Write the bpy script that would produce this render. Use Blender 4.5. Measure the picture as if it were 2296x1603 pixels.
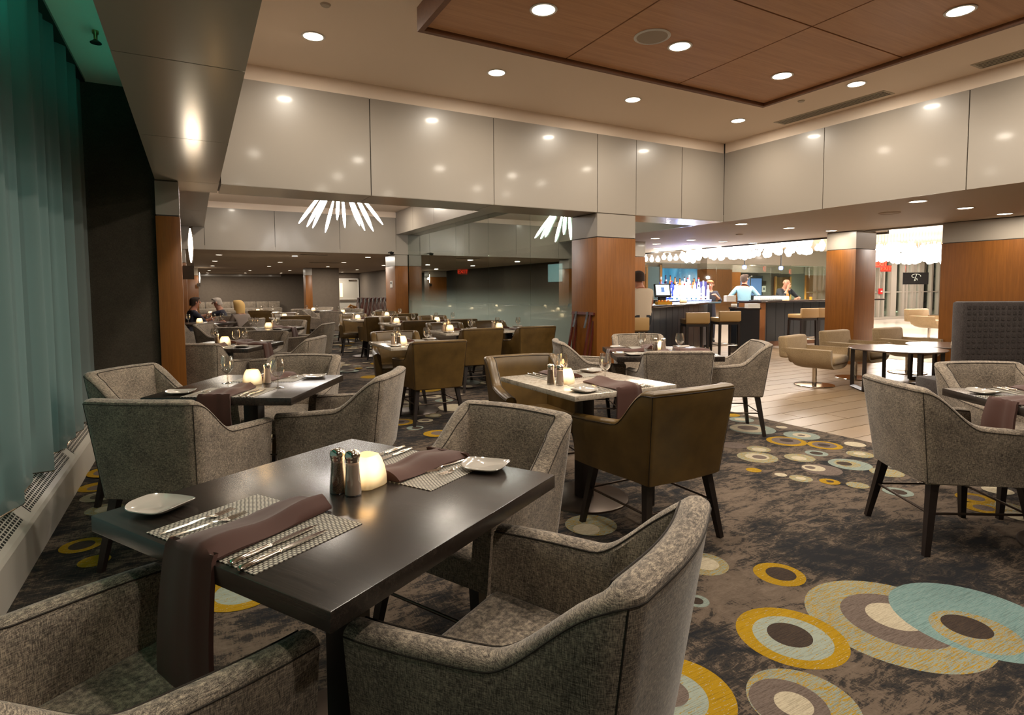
import bpy, bmesh, math, random
from mathutils import Vector, Matrix, noise
rnd = random.Random(7)
sc = bpy.context.scene
for o in list(bpy.data.objects): bpy.data.objects.remove(o)
COL = sc.collection
R = math.radians
# ------------------------------------------------------------------ camera
F, CYP, YAW, PITCH, ROLL, EYE = 1295.94, 729.77, 0.502535, 0.0609154, 0.0053831, 1.337
def cam_axes():
    cy, sy, cp, sp = math.cos(YAW), math.sin(YAW), math.cos(PITCH), math.sin(PITCH)
    f = Vector((sy*cp, cy*cp, -sp)); r = Vector((cy, -sy, 0)); d = f.cross(r)
    cr, sr = math.cos(ROLL), math.sin(ROLL)
    return cr*r+sr*d, -sr*r+cr*d, f
AR, AD, AF = cam_axes()
cam = bpy.data.cameras.new('camera'); co = bpy.data.objects.new('camera', cam); COL.objects.link(co)
co.matrix_world = Matrix(((AR.x, -AD.x, -AF.x, 0), (AR.y, -AD.y, -AF.y, 0), (AR.z, -AD.z, -AF.z, EYE), (0, 0, 0, 1)))
cam.sensor_fit = 'HORIZONTAL'; cam.sensor_width = 36; cam.lens = F/2296*36
cam.shift_y = -(801.5-CYP)/2296; cam.clip_start = .02; cam.clip_end = 200
sc.camera = co
def at(px, py, D):            # a point at depth D (m) along a measured sight line
    return Vector((0, 0, EYE)) + (AF + AR*((px-1148)/F) + AD*((py-CYP)/F))*D
# ------------------------------------------------------------------ world, exposure
w = bpy.data.worlds.new('world'); sc.world = w; w.use_nodes = True
w.node_tree.nodes['Background'].inputs[0].default_value = (.9, .75, .55, 1)
w.node_tree.nodes['Background'].inputs[1].default_value = 0.03
vs = sc.view_settings
sc.display_settings.display_device = 'sRGB'
vs.view_transform = 'Standard'; vs.look = 'None'; vs.gamma = 1; vs.exposure = 0.0; vs.use_curve_mapping = False
WARM = (1, .90, .755); LAMP = 22.0      # colour and watts of the recessed lamps
# ------------------------------------------------------------------ materials
def hexc(r, g, b):
    f = lambda c: (c/255)/12.92 if c/255 <= .04045 else (((c/255)+.055)/1.055)**2.4
    return (f(r), f(g), f(b), 1)
def mat(name, col=(.5, .5, .5, 1), rough=.5, metal=0, spec=.5, coat=0, emit=None, estr=0, sheen=0):
    m = bpy.data.materials.new(name); m.use_nodes = True
    b = m.node_tree.nodes['Principled BSDF']
    b.inputs['Base Color'].default_value = col if len(col) == 4 else (*col, 1)
    b.inputs['Roughness'].default_value = rough; b.inputs['Metallic'].default_value = metal
    b.inputs['Specular IOR Level'].default_value = spec
    if coat: b.inputs['Coat Weight'].default_value = coat; b.inputs['Coat Roughness'].default_value = .1
    if sheen: b.inputs['Sheen Weight'].default_value = sheen; b.inputs['Sheen Roughness'].default_value = .4
    if emit: b.inputs['Emission Color'].default_value = (*emit, 1) if len(emit) == 3 else emit; b.inputs['Emission Strength'].default_value = estr
    return m
def N(m, t, **kw):
    n = m.node_tree.nodes.new(t)
    for k, v in kw.items():
        if k in n.inputs: n.inputs[k].default_value = v
        else: setattr(n, k, v)
    return n
def L(m, a, b): m.node_tree.links.new(a, b)
def BS(m): return m.node_tree.nodes['Principled BSDF']
def coords(m, scale=(1, 1, 1), rot=(0, 0, 0), kind='Object'):
    tc = N(m, 'ShaderNodeTexCoord'); mp = N(m, 'ShaderNodeMapping')
    mp.inputs['Scale'].default_value = scale; mp.inputs['Rotation'].default_value = rot
    L(m, tc.outputs[kind], mp.inputs['Vector']); return mp.outputs[0]
def noi(m, vec, scale, detail=4, rough=.6, dist=0):
    n = N(m, 'ShaderNodeTexNoise'); n.inputs['Scale'].default_value = scale; n.inputs['Detail'].default_value = detail
    n.inputs['Roughness'].default_value = rough; n.inputs['Distortion'].default_value = dist
    L(m, vec, n.inputs['Vector']); return n.outputs['Fac']
def ramp(m, fac, stops):
    r = N(m, 'ShaderNodeValToRGB'); e = r.color_ramp.elements
    while len(e) < len(stops): e.new(.5)
    for el, (p, c) in zip(e, stops): el.position = p; el.color = c if len(c) == 4 else (*c, 1)
    L(m, fac, r.inputs[0]); return r.outputs[0]
def mix(m, fac, a, b, mode='MIX'):
    n = N(m, 'ShaderNodeMix', data_type='RGBA', blend_type=mode)
    for s, v in ((0, fac), (6, a), (7, b)):
        if hasattr(v, 'is_linked') or hasattr(v, 'links'): L(m, v, n.inputs[s])
        elif s == 0: n.inputs[0].default_value = v
        else: n.inputs[s].default_value = v if len(v) == 4 else (*v, 1)
    return n.outputs[2]
def math_(m, op, a, b=None):
    n = N(m, 'ShaderNodeMath', operation=op)
    for i, v in ((0, a), (1, b)):
        if v is None: continue
        if hasattr(v, 'links'): L(m, v, n.inputs[i])
        else: n.inputs[i].default_value = v
    return n.outputs[0]
def bump(m, h, strength=.3, dist=.002):
    b = N(m, 'ShaderNodeBump'); b.inputs['Strength'].default_value = strength; b.inputs['Distance'].default_value = dist
    L(m, h, b.inputs['Height']); L(m, b.outputs[0], BS(m).inputs['Normal'])
M = {}
def fabric(name, dark, mid, light, rough=.92):
    m = mat(name, mid, rough, spec=.2, sheen=.25)
    a = noi(m, coords(m, (70, 70, 700)), 1, 3, .7); b = noi(m, coords(m, (600, 600, 45)), 1, 3, .7)
    c = noi(m, coords(m), 9, 4, .6)
    s = math_(m, 'ADD', math_(m, 'MULTIPLY', a, .5), math_(m, 'MULTIPLY', b, .5))
    s = math_(m, 'ADD', math_(m, 'MULTIPLY', s, .88), math_(m, 'MULTIPLY', c, .12))
    L(m, ramp(m, s, [(.41, dark), (.5, mid), (.60, light)]), BS(m).inputs['Base Color'])
    bump(m, s, .35, .0015); return m
M['fabric'] = fabric('grey_woven_fabric', (.060, .048, .039), (.212, .172, .137), (.52, .42, .31))
M['tan'] = fabric('tan_lounge_fabric', (.20, .135, .07), (.30, .21, .115), (.40, .29, .17))
M['stooltan'] = mat('tan_stool_leather', (.36, .22, .085, 1), .45)
M['booth'] = fabric('charcoal_booth_fabric', (.020, .016, .015), (.045, .036, .034), (.09, .075, .07))
m = M['leather'] = mat('bronze_leather', (.16, .092, .030, 1), .36, spec=.5)
n1 = noi(m, coords(m), 5, 4, .6); n2 = noi(m, coords(m), 160, 2, .5)
L(m, ramp(m, n1, [(.3, (.070, .039, .010)), (.7, (.140, .080, .021))]), BS(m).inputs['Base Color']); bump(m, n2, .12, .001)
M['legwood'] = mat('espresso_leg_wood', (.016, .010, .008, 1), .4)
M['bronze'] = mat('dark_bronze_metal', (.085, .062, .048, 1), .32, metal=.85)
def grain(name, dark, light, scale, rough, axis='x', coat=0, spec=.5, bstr=.25):
    m = mat(name, light, rough, spec=spec, coat=coat)
    s = {'x': (1.2, 26, 26), 'y': (26, 1.2, 26), 'z': (26, 26, 1.2)}[axis]
    v = coords(m, tuple(k*scale for k in s))
    a = noi(m, v, 1, 5, .65, .6); b = noi(m, coords(m, tuple(k*scale*4 for k in s)), 1, 3, .6)
    f = math_(m, 'ADD', math_(m, 'MULTIPLY', a, .65), math_(m, 'MULTIPLY', b, .35))
    L(m, ramp(m, f, [(.32, dark), (.68, light)]), BS(m).inputs['Base Color']); bump(m, a, bstr, .0007); return m
M['tablewood'] = grain('wenge_table_wood', (.009, .0062, .005), (.040, .029, .023), 3.2, .27, 'y', spec=.6, bstr=.30)
M['column'] = grain('warm_wood_veneer', (.165, .056, .009), (.255, .092, .0155), 1.2, .38, 'z', spec=.45, bstr=.08)
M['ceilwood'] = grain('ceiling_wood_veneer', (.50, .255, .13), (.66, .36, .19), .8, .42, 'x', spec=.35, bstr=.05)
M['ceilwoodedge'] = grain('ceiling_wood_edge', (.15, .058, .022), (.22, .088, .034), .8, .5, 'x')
M['redwood'] = grain('mahogany_wood', (.055, .010, .006), (.115, .022, .012), 2, .3, 'z', coat=.4)
M['honeywood'] = grain('honey_wood', (.30, .13, .03), (.46, .22, .06), 2, .4, 'z')
m = M['marble'] = mat('cream_marble', (.6, .52, .42, 1), .16, spec=.55)
f = noi(m, coords(m), 38, 6, .7, .8); g = noi(m, coords(m), 7, 4, .6)
c = ramp(m, f, [(.33, (.22, .16, .11)), (.44, (.50, .43, .35)), (.62, (.66, .59, .50)), (.8, (.72, .66, .58))])
L(m, mix(m, math_(m, 'MULTIPLY', g, .35), c, (.52, .46, .39)), BS(m).inputs['Base Color'])
M['cream'] = mat('cream_satin_panel', (.33, .288, .242, 1), .33, spec=.42, coat=.12)
M['creamgap'] = mat('panel_gap_dark', (.06, .05, .04, 1), .8)
M['soffit'] = mat('satin_soffit_panel', (.47, .41, .33, 1), .22, metal=.25, spec=.5)
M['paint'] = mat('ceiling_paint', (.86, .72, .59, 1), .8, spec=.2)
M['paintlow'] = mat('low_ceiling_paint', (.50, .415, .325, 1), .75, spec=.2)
M['darkwall'] = fabric('charcoal_wallcovering', (.035, .028, .02), (.060, .048, .035), (.085, .07, .052))
M['taupe'] = fabric('taupe_wallcovering', (.115, .088, .069), (.145, .115, .091), (.18, .145, .115))
M['greywall'] = mat('lobby_grey_wall', (.15, .125, .105, 1), .6)
M['chrome'] = mat('polished_steel', (.80, .74, .66, 1), .13, metal=1)
M['brass'] = mat('brushed_brass', (.62, .40, .17, 1), .3, metal=1)
M['china'] = mat('cream_china', (.44, .40, .355, 1), .14, coat=.5)
M['napkin'] = mat('brown_napkin_cloth', (.072, .029, .021, 1), .75, spec=.25, sheen=.3)
bump(M['napkin'], noi(M['napkin'], coords(M['napkin']), 900, 1, .5), .15, .0005)
M['seam'] = mat('dark_seam_thread', (.030, .022, .016, 1), .9)
M['black'] = mat('black_plastic', (.012, .012, .013, 1), .35)
M['barpanel'] = mat('blue_black_bar_panel', (.012, .015, .020, 1), .28, spec=.6)
M['bartop'] = mat('dark_bar_stone', (.035, .025, .024, 1), .12, spec=.6)
M['white'] = mat('white_gloss', (.75, .72, .68, 1), .3)
M['paper'] = mat('white_paper', (.8, .78, .74, 1), .7)
M['vent'] = mat('vent_metal', (.45, .38, .29, 1), .5)
M['ventdark'] = mat('vent_dark', (.02, .018, .015, 1), .9)
M['radiator'] = mat('radiator_enamel', (.52, .48, .42, 1), .4)
M['lamp'] = mat('lamp_glow', (1, .9, .75, 1), .5, emit=(1, .86, .66), estr=14)
M['tube'] = mat('chandelier_tube_glow', (1, .97, .93, 1), .4, emit=(1, .95, .90), estr=30)
M['bulb'] = mat('blown_glass_bulb_glow', (1, .97, .93, 1), .3, emit=(1, .95, .88), estr=7)
M['sconce'] = mat('sconce_glow', (1, .95, .85, 1), .4, emit=(1, .90, .74), estr=9)
M['candle'] = mat('lit_frosted_votive', (.9, .8, .6, 1), .35, emit=(1, .66, .28), estr=1.0)
m = M['candle']; tc = N(m, 'ShaderNodeTexCoord'); sx = N(m, 'ShaderNodeSeparateXYZ'); L(m, tc.outputs['Object'], sx.inputs[0])
d = N(m, 'ShaderNodeVectorMath', operation='DISTANCE'); L(m, tc.outputs['Object'], d.inputs[0]); d.inputs[1].default_value = (-.012, -.012, .056)
r_ = N(m, 'ShaderNodeMapRange'); r_.inputs[1].default_value = .034; r_.inputs[2].default_value = .062; r_.inputs[3].default_value = 1.7; r_.inputs[4].default_value = .26
L(m, d.outputs['Value'], r_.inputs[0]); L(m, r_.outputs[0], BS(m).inputs['Emission Strength'])
L(m, ramp(m, math_(m, 'MULTIPLY', r_.outputs[0], .3), [(.15, (1, .60, .22)), (.8, (1, .90, .66))]), BS(m).inputs['Emission Color'])
M['salt'] = mat('salt_grains', (.66, .50, .40, 1), .6)
m = M['pepper'] = mat('ground_pepper', (.16, .09, .045, 1), .7)
L(m, ramp(m, noi(m, coords(m), 600, 2, .5), [(.35, (.05, .025, .012)), (.65, (.30, .17, .08))]), BS(m).inputs['Base Color'])
def thin_glass(name, tint=(1, 1, 1), f0=.06, power=.5):
    m = bpy.data.materials.new(name); m.use_nodes = True; nt = m.node_tree; nt.nodes.clear()
    out = nt.nodes.new('ShaderNodeOutputMaterial'); mx = nt.nodes.new('ShaderNodeMixShader')
    tr = nt.nodes.new('ShaderNodeBsdfTransparent'); tr.inputs[0].default_value = (*tint, 1)
    gl = nt.nodes.new('ShaderNodeBsdfGlossy'); gl.inputs['Roughness'].default_value = .02; gl.inputs[0].default_value = (1, 1, 1, 1)
    lw = nt.nodes.new('ShaderNodeLayerWeight'); lw.inputs[0].default_value = power
    mr = nt.nodes.new('ShaderNodeMapRange'); mr.inputs[3].default_value = f0; mr.inputs[4].default_value = .8
    nt.links.new(lw.outputs['Facing'], mr.inputs[0]); nt.links.new(mr.outputs[0], mx.inputs[0])
    nt.links.new(tr.outputs[0], mx.inputs[1]); nt.links.new(gl.outputs[0], mx.inputs[2]); nt.links.new(mx.outputs[0], out.inputs[0]); return m
M['glass'] = thin_glass('clear_stemware', (.90, .89, .87), .11, .55)
M['pane'] = thin_glass('clear_pane', (.93, .97, .95), .05, .3)
M['water'] = thin_glass('water_in_glass', (.80, .78, .74), .12, .3)
# frosted, strongly mirroring partition glass: the frosting film fades out upwards
m = bpy.data.materials.new('frosted_partition_glass'); m.use_nodes = True; M['partition'] = m; nt = m.node_tree; nt.nodes.clear()
out = nt.nodes.new('ShaderNodeOutputMaterial')
tr = nt.nodes.new('ShaderNodeBsdfTransparent'); tr.inputs[0].default_value = (.62, .74, .69, 1)
gl = nt.nodes.new('ShaderNodeBsdfGlossy'); gl.inputs['Roughness'].default_value = .0; gl.inputs[0].default_value = (.93, .97, .93, 1)
mx = nt.nodes.new('ShaderNodeMixShader'); mx.inputs[0].default_value = .55
nt.links.new(tr.outputs[0], mx.inputs[1]); nt.links.new(gl.outputs[0], mx.inputs[2])
fr = nt.nodes.new('ShaderNodeBsdfDiffuse'); fr.inputs[0].default_value = (.44, .54, .48, 1)
fg = nt.nodes.new('ShaderNodeBsdfGlossy'); fg.inputs['Roughness'].default_value = .12; fg.inputs[0].default_value = (.8, .85, .8, 1)
fm = nt.nodes.new('ShaderNodeMixShader'); fm.inputs[0].default_value = .22
nt.links.new(fr.outputs[0], fm.inputs[1]); nt.links.new(fg.outputs[0], fm.inputs[2])
tc = nt.nodes.new('ShaderNodeTexCoord'); sx = nt.nodes.new('ShaderNodeSeparateXYZ'); nt.links.new(tc.outputs['Object'], sx.inputs[0])
mr = nt.nodes.new('ShaderNodeMapRange'); mr.interpolation_type = 'SMOOTHSTEP'
for i, v in ((1, 1.42), (2, .72), (3, 0.0), (4, .93)): mr.inputs[i].default_value = v
nt.links.new(sx.outputs['Z'], mr.inputs[0])
m2 = nt.nodes.new('ShaderNodeMixShader'); nt.links.new(mr.outputs[0], m2.inputs[0]); nt.links.new(mx.outputs[0], m2.inputs[1]); nt.links.new(fm.outputs[0], m2.inputs[2])
nt.links.new(m2.outputs[0], out.inputs[0])
# sheer curtain
m = M['curtain'] = mat('sheer_teal_curtain', (.22, .26, .25, 1), .85, spec=.1)
tl = N(m, 'ShaderNodeBsdfTranslucent'); tl.inputs[0].default_value = (.20, .27, .26, 1)
tp = N(m, 'ShaderNodeBsdfTransparent'); a1 = N(m, 'ShaderNodeMixShader'); a1.inputs[0].default_value = .35
a2 = N(m, 'ShaderNodeMixShader'); a2.inputs[0].default_value = .16
L(m, BS(m).outputs[0], a1.inputs[1]); L(m, tl.outputs[0], a1.inputs[2]); L(m, a1.outputs[0], a2.inputs[1]); L(m, tp.outputs[0], a2.inputs[2])
L(m, a2.outputs[0], m.node_tree.nodes['Material Output'].inputs[0])
bump(m, noi(m, coords(m, (200, 200, 900)), 1, 2, .5), .1, .001)
# carpet
m = M['carpet'] = mat('distressed_carpet', (.05, .04, .035, 1), .95, spec=.1)
v = coords(m, (1, 1, 1), (0, 0, .5))
big = noi(m, v, 1.3, 6, .7, .6); med = noi(m, coords(m, (6, 15, 6), (0, 0, .45)), 1, 8, .82, .8)
st = noi(m, coords(m, (9, 150, 9), (0, 0, .62)), 1, 4, .75); st2 = noi(m, coords(m, (150, 9, 9), (0, 0, .62)), 1, 4, .75); sp_ = noi(m, coords(m), 90, 3, .8)
s = math_(m, 'ADD', math_(m, 'MULTIPLY', big, .40), math_(m, 'MULTIPLY', med, .42))
s = math_(m, 'ADD', s, math_(m, 'MULTIPLY', math_(m, 'MAXIMUM', st, st2), .20)); s = math_(m, 'ADD', s, math_(m, 'MULTIPLY', sp_, .07))
L(m, ramp(m, s, [(.500, (.016, .016, .018)), (.525, (.036, .030, .026)), (.548, (.034, .028, .024)), (.562, (.105, .078, .058)), (.64, (.150, .112, .084)), (.76, (.215, .165, .125))]), BS(m).inputs['Base Color'])
bump(m, noi(m, coords(m), 700, 1, .5), .25, .002)
def carpet_ring(name, c1, c2, lo, hi, seed):
    m = mat(name, c1, .95, spec=.1)
    v = coords(m, (22, 210, 22), (0, 0, .62+seed)); a = noi(m, v, 1, 3, .7); b = noi(m, coords(m), 160, 2, .5)
    f = math_(m, 'ADD', math_(m, 'MULTIPLY', a, .7), math_(m, 'MULTIPLY', b, .3))
    th = noi(m, coords(m, (8, 330, 8), (0, 0, .62+seed)), 1, 2, .6)
    L(m, mix(m, math_(m, 'MULTIPLY', math_(m, 'GREATER_THAN', th, .57), .42), ramp(m, f, [(lo, c1), (hi, c2)]), tuple(k*.35 for k in c1[:3]), 'MIX'), BS(m).inputs['Base Color']); return m
MUST, AQUA, CREAMC, TAU, CHAR = (.32, .185, .008), (.235, .265, .225), (.46, .39, .28), (.155, .118, .098), (.045, .032, .026)
CR = {'m': carpet_ring('carpet_mustard', MUST, (.36, .33, .24), .585, .62, 0), 'x': carpet_ring('carpet_aqua_mustard', AQUA, MUST, .47, .56, 0),
      'a': carpet_ring('carpet_aqua', AQUA, (.11, .15, .145), .48, .66, 0), 'c': carpet_ring('carpet_cream', CREAMC, (.36, .31, .22), .45, .6, .2),
      'y': carpet_ring('carpet_speckled_aqua', (.27, .30, .25), (.30, .18, .012), .56, .60, 0), 't': carpet_ring('carpet_taupe', TAU, (.095, .07, .058), .45, .62, 0), 'd': carpet_ring('carpet_charcoal', CHAR, (.075, .05, .03), .5, .65, .1),
      'w': carpet_ring('carpet_teal', (.145, .235, .225), (.205, .28, .26), .42, .62, 0)}
def plank_mat(i):
    k = [.92, 1.0, 1.08, .96][i]
    return grain('oak_plank_%d' % i, (.185*k, .125*k, .072*k), (.27*k, .19*k, .115*k), .55, .34, 'x', spec=.4, bstr=.05)
PL = [plank_mat(i) for i in range(4)]
M['grout'] = mat('floor_joint', (.11, .08, .055, 1), .8)
M['lobbyfloor'] = mat('pale_lobby_tile', (.72, .66, .58, 1), .12, spec=.6)
# woven placemat
m = M['mat_weave'] = mat('basketweave_vinyl', (.4, .36, .3, 1), .5)
sx = N(m, 'ShaderNodeSeparateXYZ'); L(m, coords(m), sx.inputs[0])
px_ = math_(m, 'DIVIDE', sx.outputs['X'], .0086); py_ = math_(m, 'ADD', math_(m, 'DIVIDE', sx.outputs['Y'], .0120), math_(m, 'MULTIPLY', math_(m, 'FLOOR', px_), .5))
wv = math_(m, 'MULTIPLY', math_(m, 'ABSOLUTE', math_(m, 'SINE', math_(m, 'MULTIPLY', px_, math.pi))), math_(m, 'ABSOLUTE', math_(m, 'SINE', math_(m, 'MULTIPLY', py_, math.pi))))
L(m, ramp(m, wv, [(.22, (.050, .040, .032)), (.42, (.36, .325, .265)), (.9, (.50, .46, .38))]), BS(m).inputs['Base Color']); bump(m, wv, .6, .0012)
# ------------------------------------------------------------------ mesh helpers
class MB:
    def __init__(s): s.v = []; s.f = []; s.mi = []
    def quad(s, pts, mi=0):
        b = len(s.v); s.v += [tuple(p) for p in pts]; s.f.append(tuple(range(b, b+len(pts)))); s.mi.append(mi)
    def box(s, x0, x1, y0, y1, z0, z1, mi=0, mtx=None):
        b = len(s.v); p = [(x0, y0, z0), (x1, y0, z0), (x1, y1, z0), (x0, y1, z0), (x0, y0, z1), (x1, y0, z1), (x1, y1, z1), (x0, y1, z1)]
        if mtx: p = [tuple(mtx @ Vector(q)) for q in p]
        s.v += p
        for q in ((0, 3, 2, 1), (4, 5, 6, 7), (0, 1, 5, 4), (1, 2, 6, 5), (2, 3, 7, 6), (3, 0, 4, 7)): s.f.append(tuple(b+i for i in q)); s.mi.append(mi)
        return s
    def prism(s, a, b, ra, rb, n=4, mi=0, rot=0):     # tapered bar from a to b
        a, b = Vector(a), Vector(b); z = (b-a).normalized(); x = z.orthogonal().normalized() if abs(z.z) < .95 else Vector((1, 0, 0)); x = (x - z*x.dot(z)).normalized(); y = z.cross(x)
        o = len(s.v)
        for c, r in ((a, ra), (b, rb)):
            for i in range(n):
                t = 2*math.pi*(i+.5)/n+rot; s.v.append(tuple(c+(x*math.cos(t)+y*math.sin(t))*r))
        for i in range(n): j = (i+1) % n; s.f.append((o+i, o+j, o+n+j, o+n+i)); s.mi.append(mi)
        s.f.append(tuple(o+n-1-i for i in range(n))); s.f.append(tuple(o+n+i for i in range(n))); s.mi += [mi, mi]
        return s
    def tube(s, pts, r, n=8, mi=0):
        pts = [Vector(p) for p in pts]; o = len(s.v); pr = None
        for k, p in enumerate(pts):
            t = (pts[min(k+1, len(pts)-1)]-pts[max(k-1, 0)]).normalized()
            x = t.orthogonal().normalized() if pr is None else (pr-t*pr.dot(t)).normalized(); pr = x; y = t.cross(x)
            rr = r[k] if isinstance(r, (list, tuple)) else r
            for i in range(n): a = 2*math.pi*i/n; s.v.append(tuple(p+(x*math.cos(a)+y*math.sin(a))*rr))
        for k in range(len(pts)-1):
            for i in range(n): j = (i+1) % n; s.f.append((o+k*n+i, o+k*n+j, o+k*n+n+j, o+k*n+n+i)); s.mi.append(mi)
        e = o+(len(pts)-1)*n; s.f.append(tuple(o+n-1-i for i in range(n))); s.f.append(tuple(e+i for i in range(n))); s.mi += [mi, mi]
        return s
    def lathe(s, prof, n=20, c=(0, 0, 0), mi=0, cap=(1, 1)):
        o = len(s.v); k = len(prof)
        for r, z in prof:
            for i in range(n): a = 2*math.pi*i/n; s.v.append((c[0]+r*math.cos(a), c[1]+r*math.sin(a), c[2]+z))
        for q in range(k-1):
            for i in range(n): j = (i+1) % n; s.f.append((o+q*n+i, o+q*n+j, o+q*n+n+j, o+q*n+n+i)); s.mi.append(mi)
        if prof[0][0] > 1e-4 and cap[0]: s.f.append(tuple(o+n-1-i for i in range(n))); s.mi.append(mi)
        if prof[-1][0] > 1e-4 and cap[1]: s.f.append(tuple(o+(k-1)*n+i for i in range(n))); s.mi.append(mi)
        return s
    def grid(s, rows, mi=0, close=False):
        o = len(s.v); k = len(rows[0])
        for r in rows: s.v += [tuple(p) for p in r]
        for a in range(len(rows)-1):
            for b in range(k if close else k-1): c = (b+1) % k; s.f.append((o+a*k+b, o+a*k+c, o+(a+1)*k+c, o+(a+1)*k+b)); s.mi.append(mi)
        return s
    def mesh(s, name, mats, smooth=None):
        me = bpy.data.meshes.new(name); me.from_pydata(s.v, [], s.f); me.polygons.foreach_set('material_index', s.mi)
        for q in (mats if isinstance(mats, (list, tuple)) else [mats]): me.materials.append(q)
        bm = bmesh.new(); bm.from_mesh(me); bmesh.ops.remove_doubles(bm, verts=bm.verts, dist=1e-6); bmesh.ops.recalc_face_normals(bm, faces=bm.faces); bm.to_mesh(me); bm.free()
        if smooth: me.polygons.foreach_set('use_smooth', [True]*len(me.polygons)); me.set_sharp_from_angle(angle=R(smooth))
        me.update(); return me
def bevel_mesh(me, w, seg=2, smooth=40):
    bm = bmesh.new(); bm.from_mesh(me); bmesh.ops.bevel(bm, geom=list(bm.edges), offset=w, segments=seg, affect='EDGES', profile=.5); bm.to_mesh(me); bm.free()
    me.polygons.foreach_set('use_smooth', [True]*len(me.polygons)); me.set_sharp_from_angle(angle=R(smooth)); return me
def link(name, me, parent=None, loc=(0, 0, 0), rotz=0, rot=None, kind=None, label=None, cat=None, group=None):
    o = bpy.data.objects.new(name, me); COL.objects.link(o); o.location = loc; o.rotation_euler = rot or (0, 0, rotz)
    if parent: o.parent = parent
    for k, v in (('kind', kind), ('label', label), ('category', cat), ('group', group)):
        if v: o[k] = v
    return o
def thing(name, label, cat, loc=(0, 0, 0), rotz=0, group=None, kind=None):
    return link(name, None, None, loc, rotz, None, kind, label, cat, group)
def B(name, x0, x1, y0, y1, z0, z1, m, parent=None, bev=0, **kw):
    me = MB().box(x0, x1, y0, y1, z0, z1).mesh(name, m)
    if bev: bevel_mesh(me, bev)
    return link(name, me, parent, **kw)
def dup(o, parent=None, loc=None, rotz=None, **kw):
    c = o.copy(); COL.objects.link(c)
    if parent is not None: c.parent = parent
    if loc is not None: c.location = loc
    if rotz is not None: c.rotation_euler = (0, 0, rotz)
    for k, v in kw.items(): c[{'cat': 'category'}.get(k, k)] = v
    for ch in list(KIDS.get(o.name, [])): dup(ch, c)
    return c
KIDS = {}
def reg(o):                                  # remember the children of a prototype for dup()
    KIDS[o.name] = [c for c in COL.objects if c.parent == o]
    for c in KIDS[o.name]: reg(c)
    return o
# ------------------------------------------------------------------ room: levels
ZH, ZP, ZB, ZW = 3.494, 3.344, 2.344, 2.021
def S(name, *a, **k): return B(name, *a, kind='structure', **k)
# floor: carpet sheet with its woven medallions
fl = MB(); fl.box(-.78, 5.11, -3, 36.3, -.05, 0, 0)
fl.box(5.11, 5.9, 9.2, 33, -.05, 0, 0); fl.box(5.9, 10.5, 13, 33, -.05, 0, 0)
mats = [M['carpet']] + list(CR.values()); MI = {k: i+1 for i, k in enumerate(CR)}; ZL = [.0003]; MED = []
def ellipse(cx, cy, rx, ry, key, rot=0, n=44):
    ZL[0] += .00002
    if cx+rx > 5.1: return
    fl.quad([(cx+rx*math.cos(t)*math.cos(rot)-ry*math.sin(t)*math.sin(rot), cy+rx*math.cos(t)*math.sin(rot)+ry*math.sin(t)*math.cos(rot), ZL[0]) for t in [2*math.pi*i/n for i in range(n)]], MI[key])
def gnd(px, py):
    d = AF + AR*((px-1148)/F) + AD*((py-CYP)/F); t = -EYE/d.z; return Vector((d.x*t, d.y*t))
def medal(rings, ox=0, oy=0, s=1):           # rings: (bounding box on the ground as seen, colour), largest first
    for x0, x1, y0, y1, key in rings:
        cx, cy = ox+(x0+x1)/2/s, oy+(y0+y1)/2/s
        a, b = gnd(ox+x0/s, cy), gnd(ox+x1/s, cy); c, d = gnd(cx, oy+y0/s), gnd(cx, oy+y1/s)
        g = (c+d)/2; r = ((a-b).length*.5+(c-d).length*.5)/2
        ellipse(g.x, g.y, r, r, key); MED.append((g.x, g.y, r))
A1 = (1600, 1180, 3.299)
medal([(740, 1940, 440, 1030, 'x'), (1000, 1700, 520, 880, 't'), (1155, 1520, 580, 760, 'c')], *A1)
medal([(1380, 2460, 470, 940, 'w'), (1660, 2210, 650, 920, 'x'), (1715, 2030, 670, 815, 'd')], *A1)
medal([(195, 950, 615, 1040, 'm'), (305, 860, 680, 975, 'y'), (410, 715, 720, 890, 'd')], *A1)
medal([(310, 660, 275, 440, 'm'), (395, 600, 305, 400, 'd')], *A1)
medal([(240, 1080, 1090, 1560, 'x'), (250, 860, 1160, 1480, 't'), (450, 735, 1235, 1400, 'c')], *A1)
medal([(1370, 1646, 1473, 1660, 'm'), (1400, 1590, 1505, 1620, 'y'), (1440, 1550, 1525, 1580, 't')])
medal([(1530, 1622, 1236, 1294, 'x'), (1555, 1606, 1248, 1280, 'c')]); medal([(1545, 1581, 1330, 1366, 'a'), (1551, 1573, 1338, 1357, 'd')])
A2 = (1560, 900, 5.218)
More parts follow.
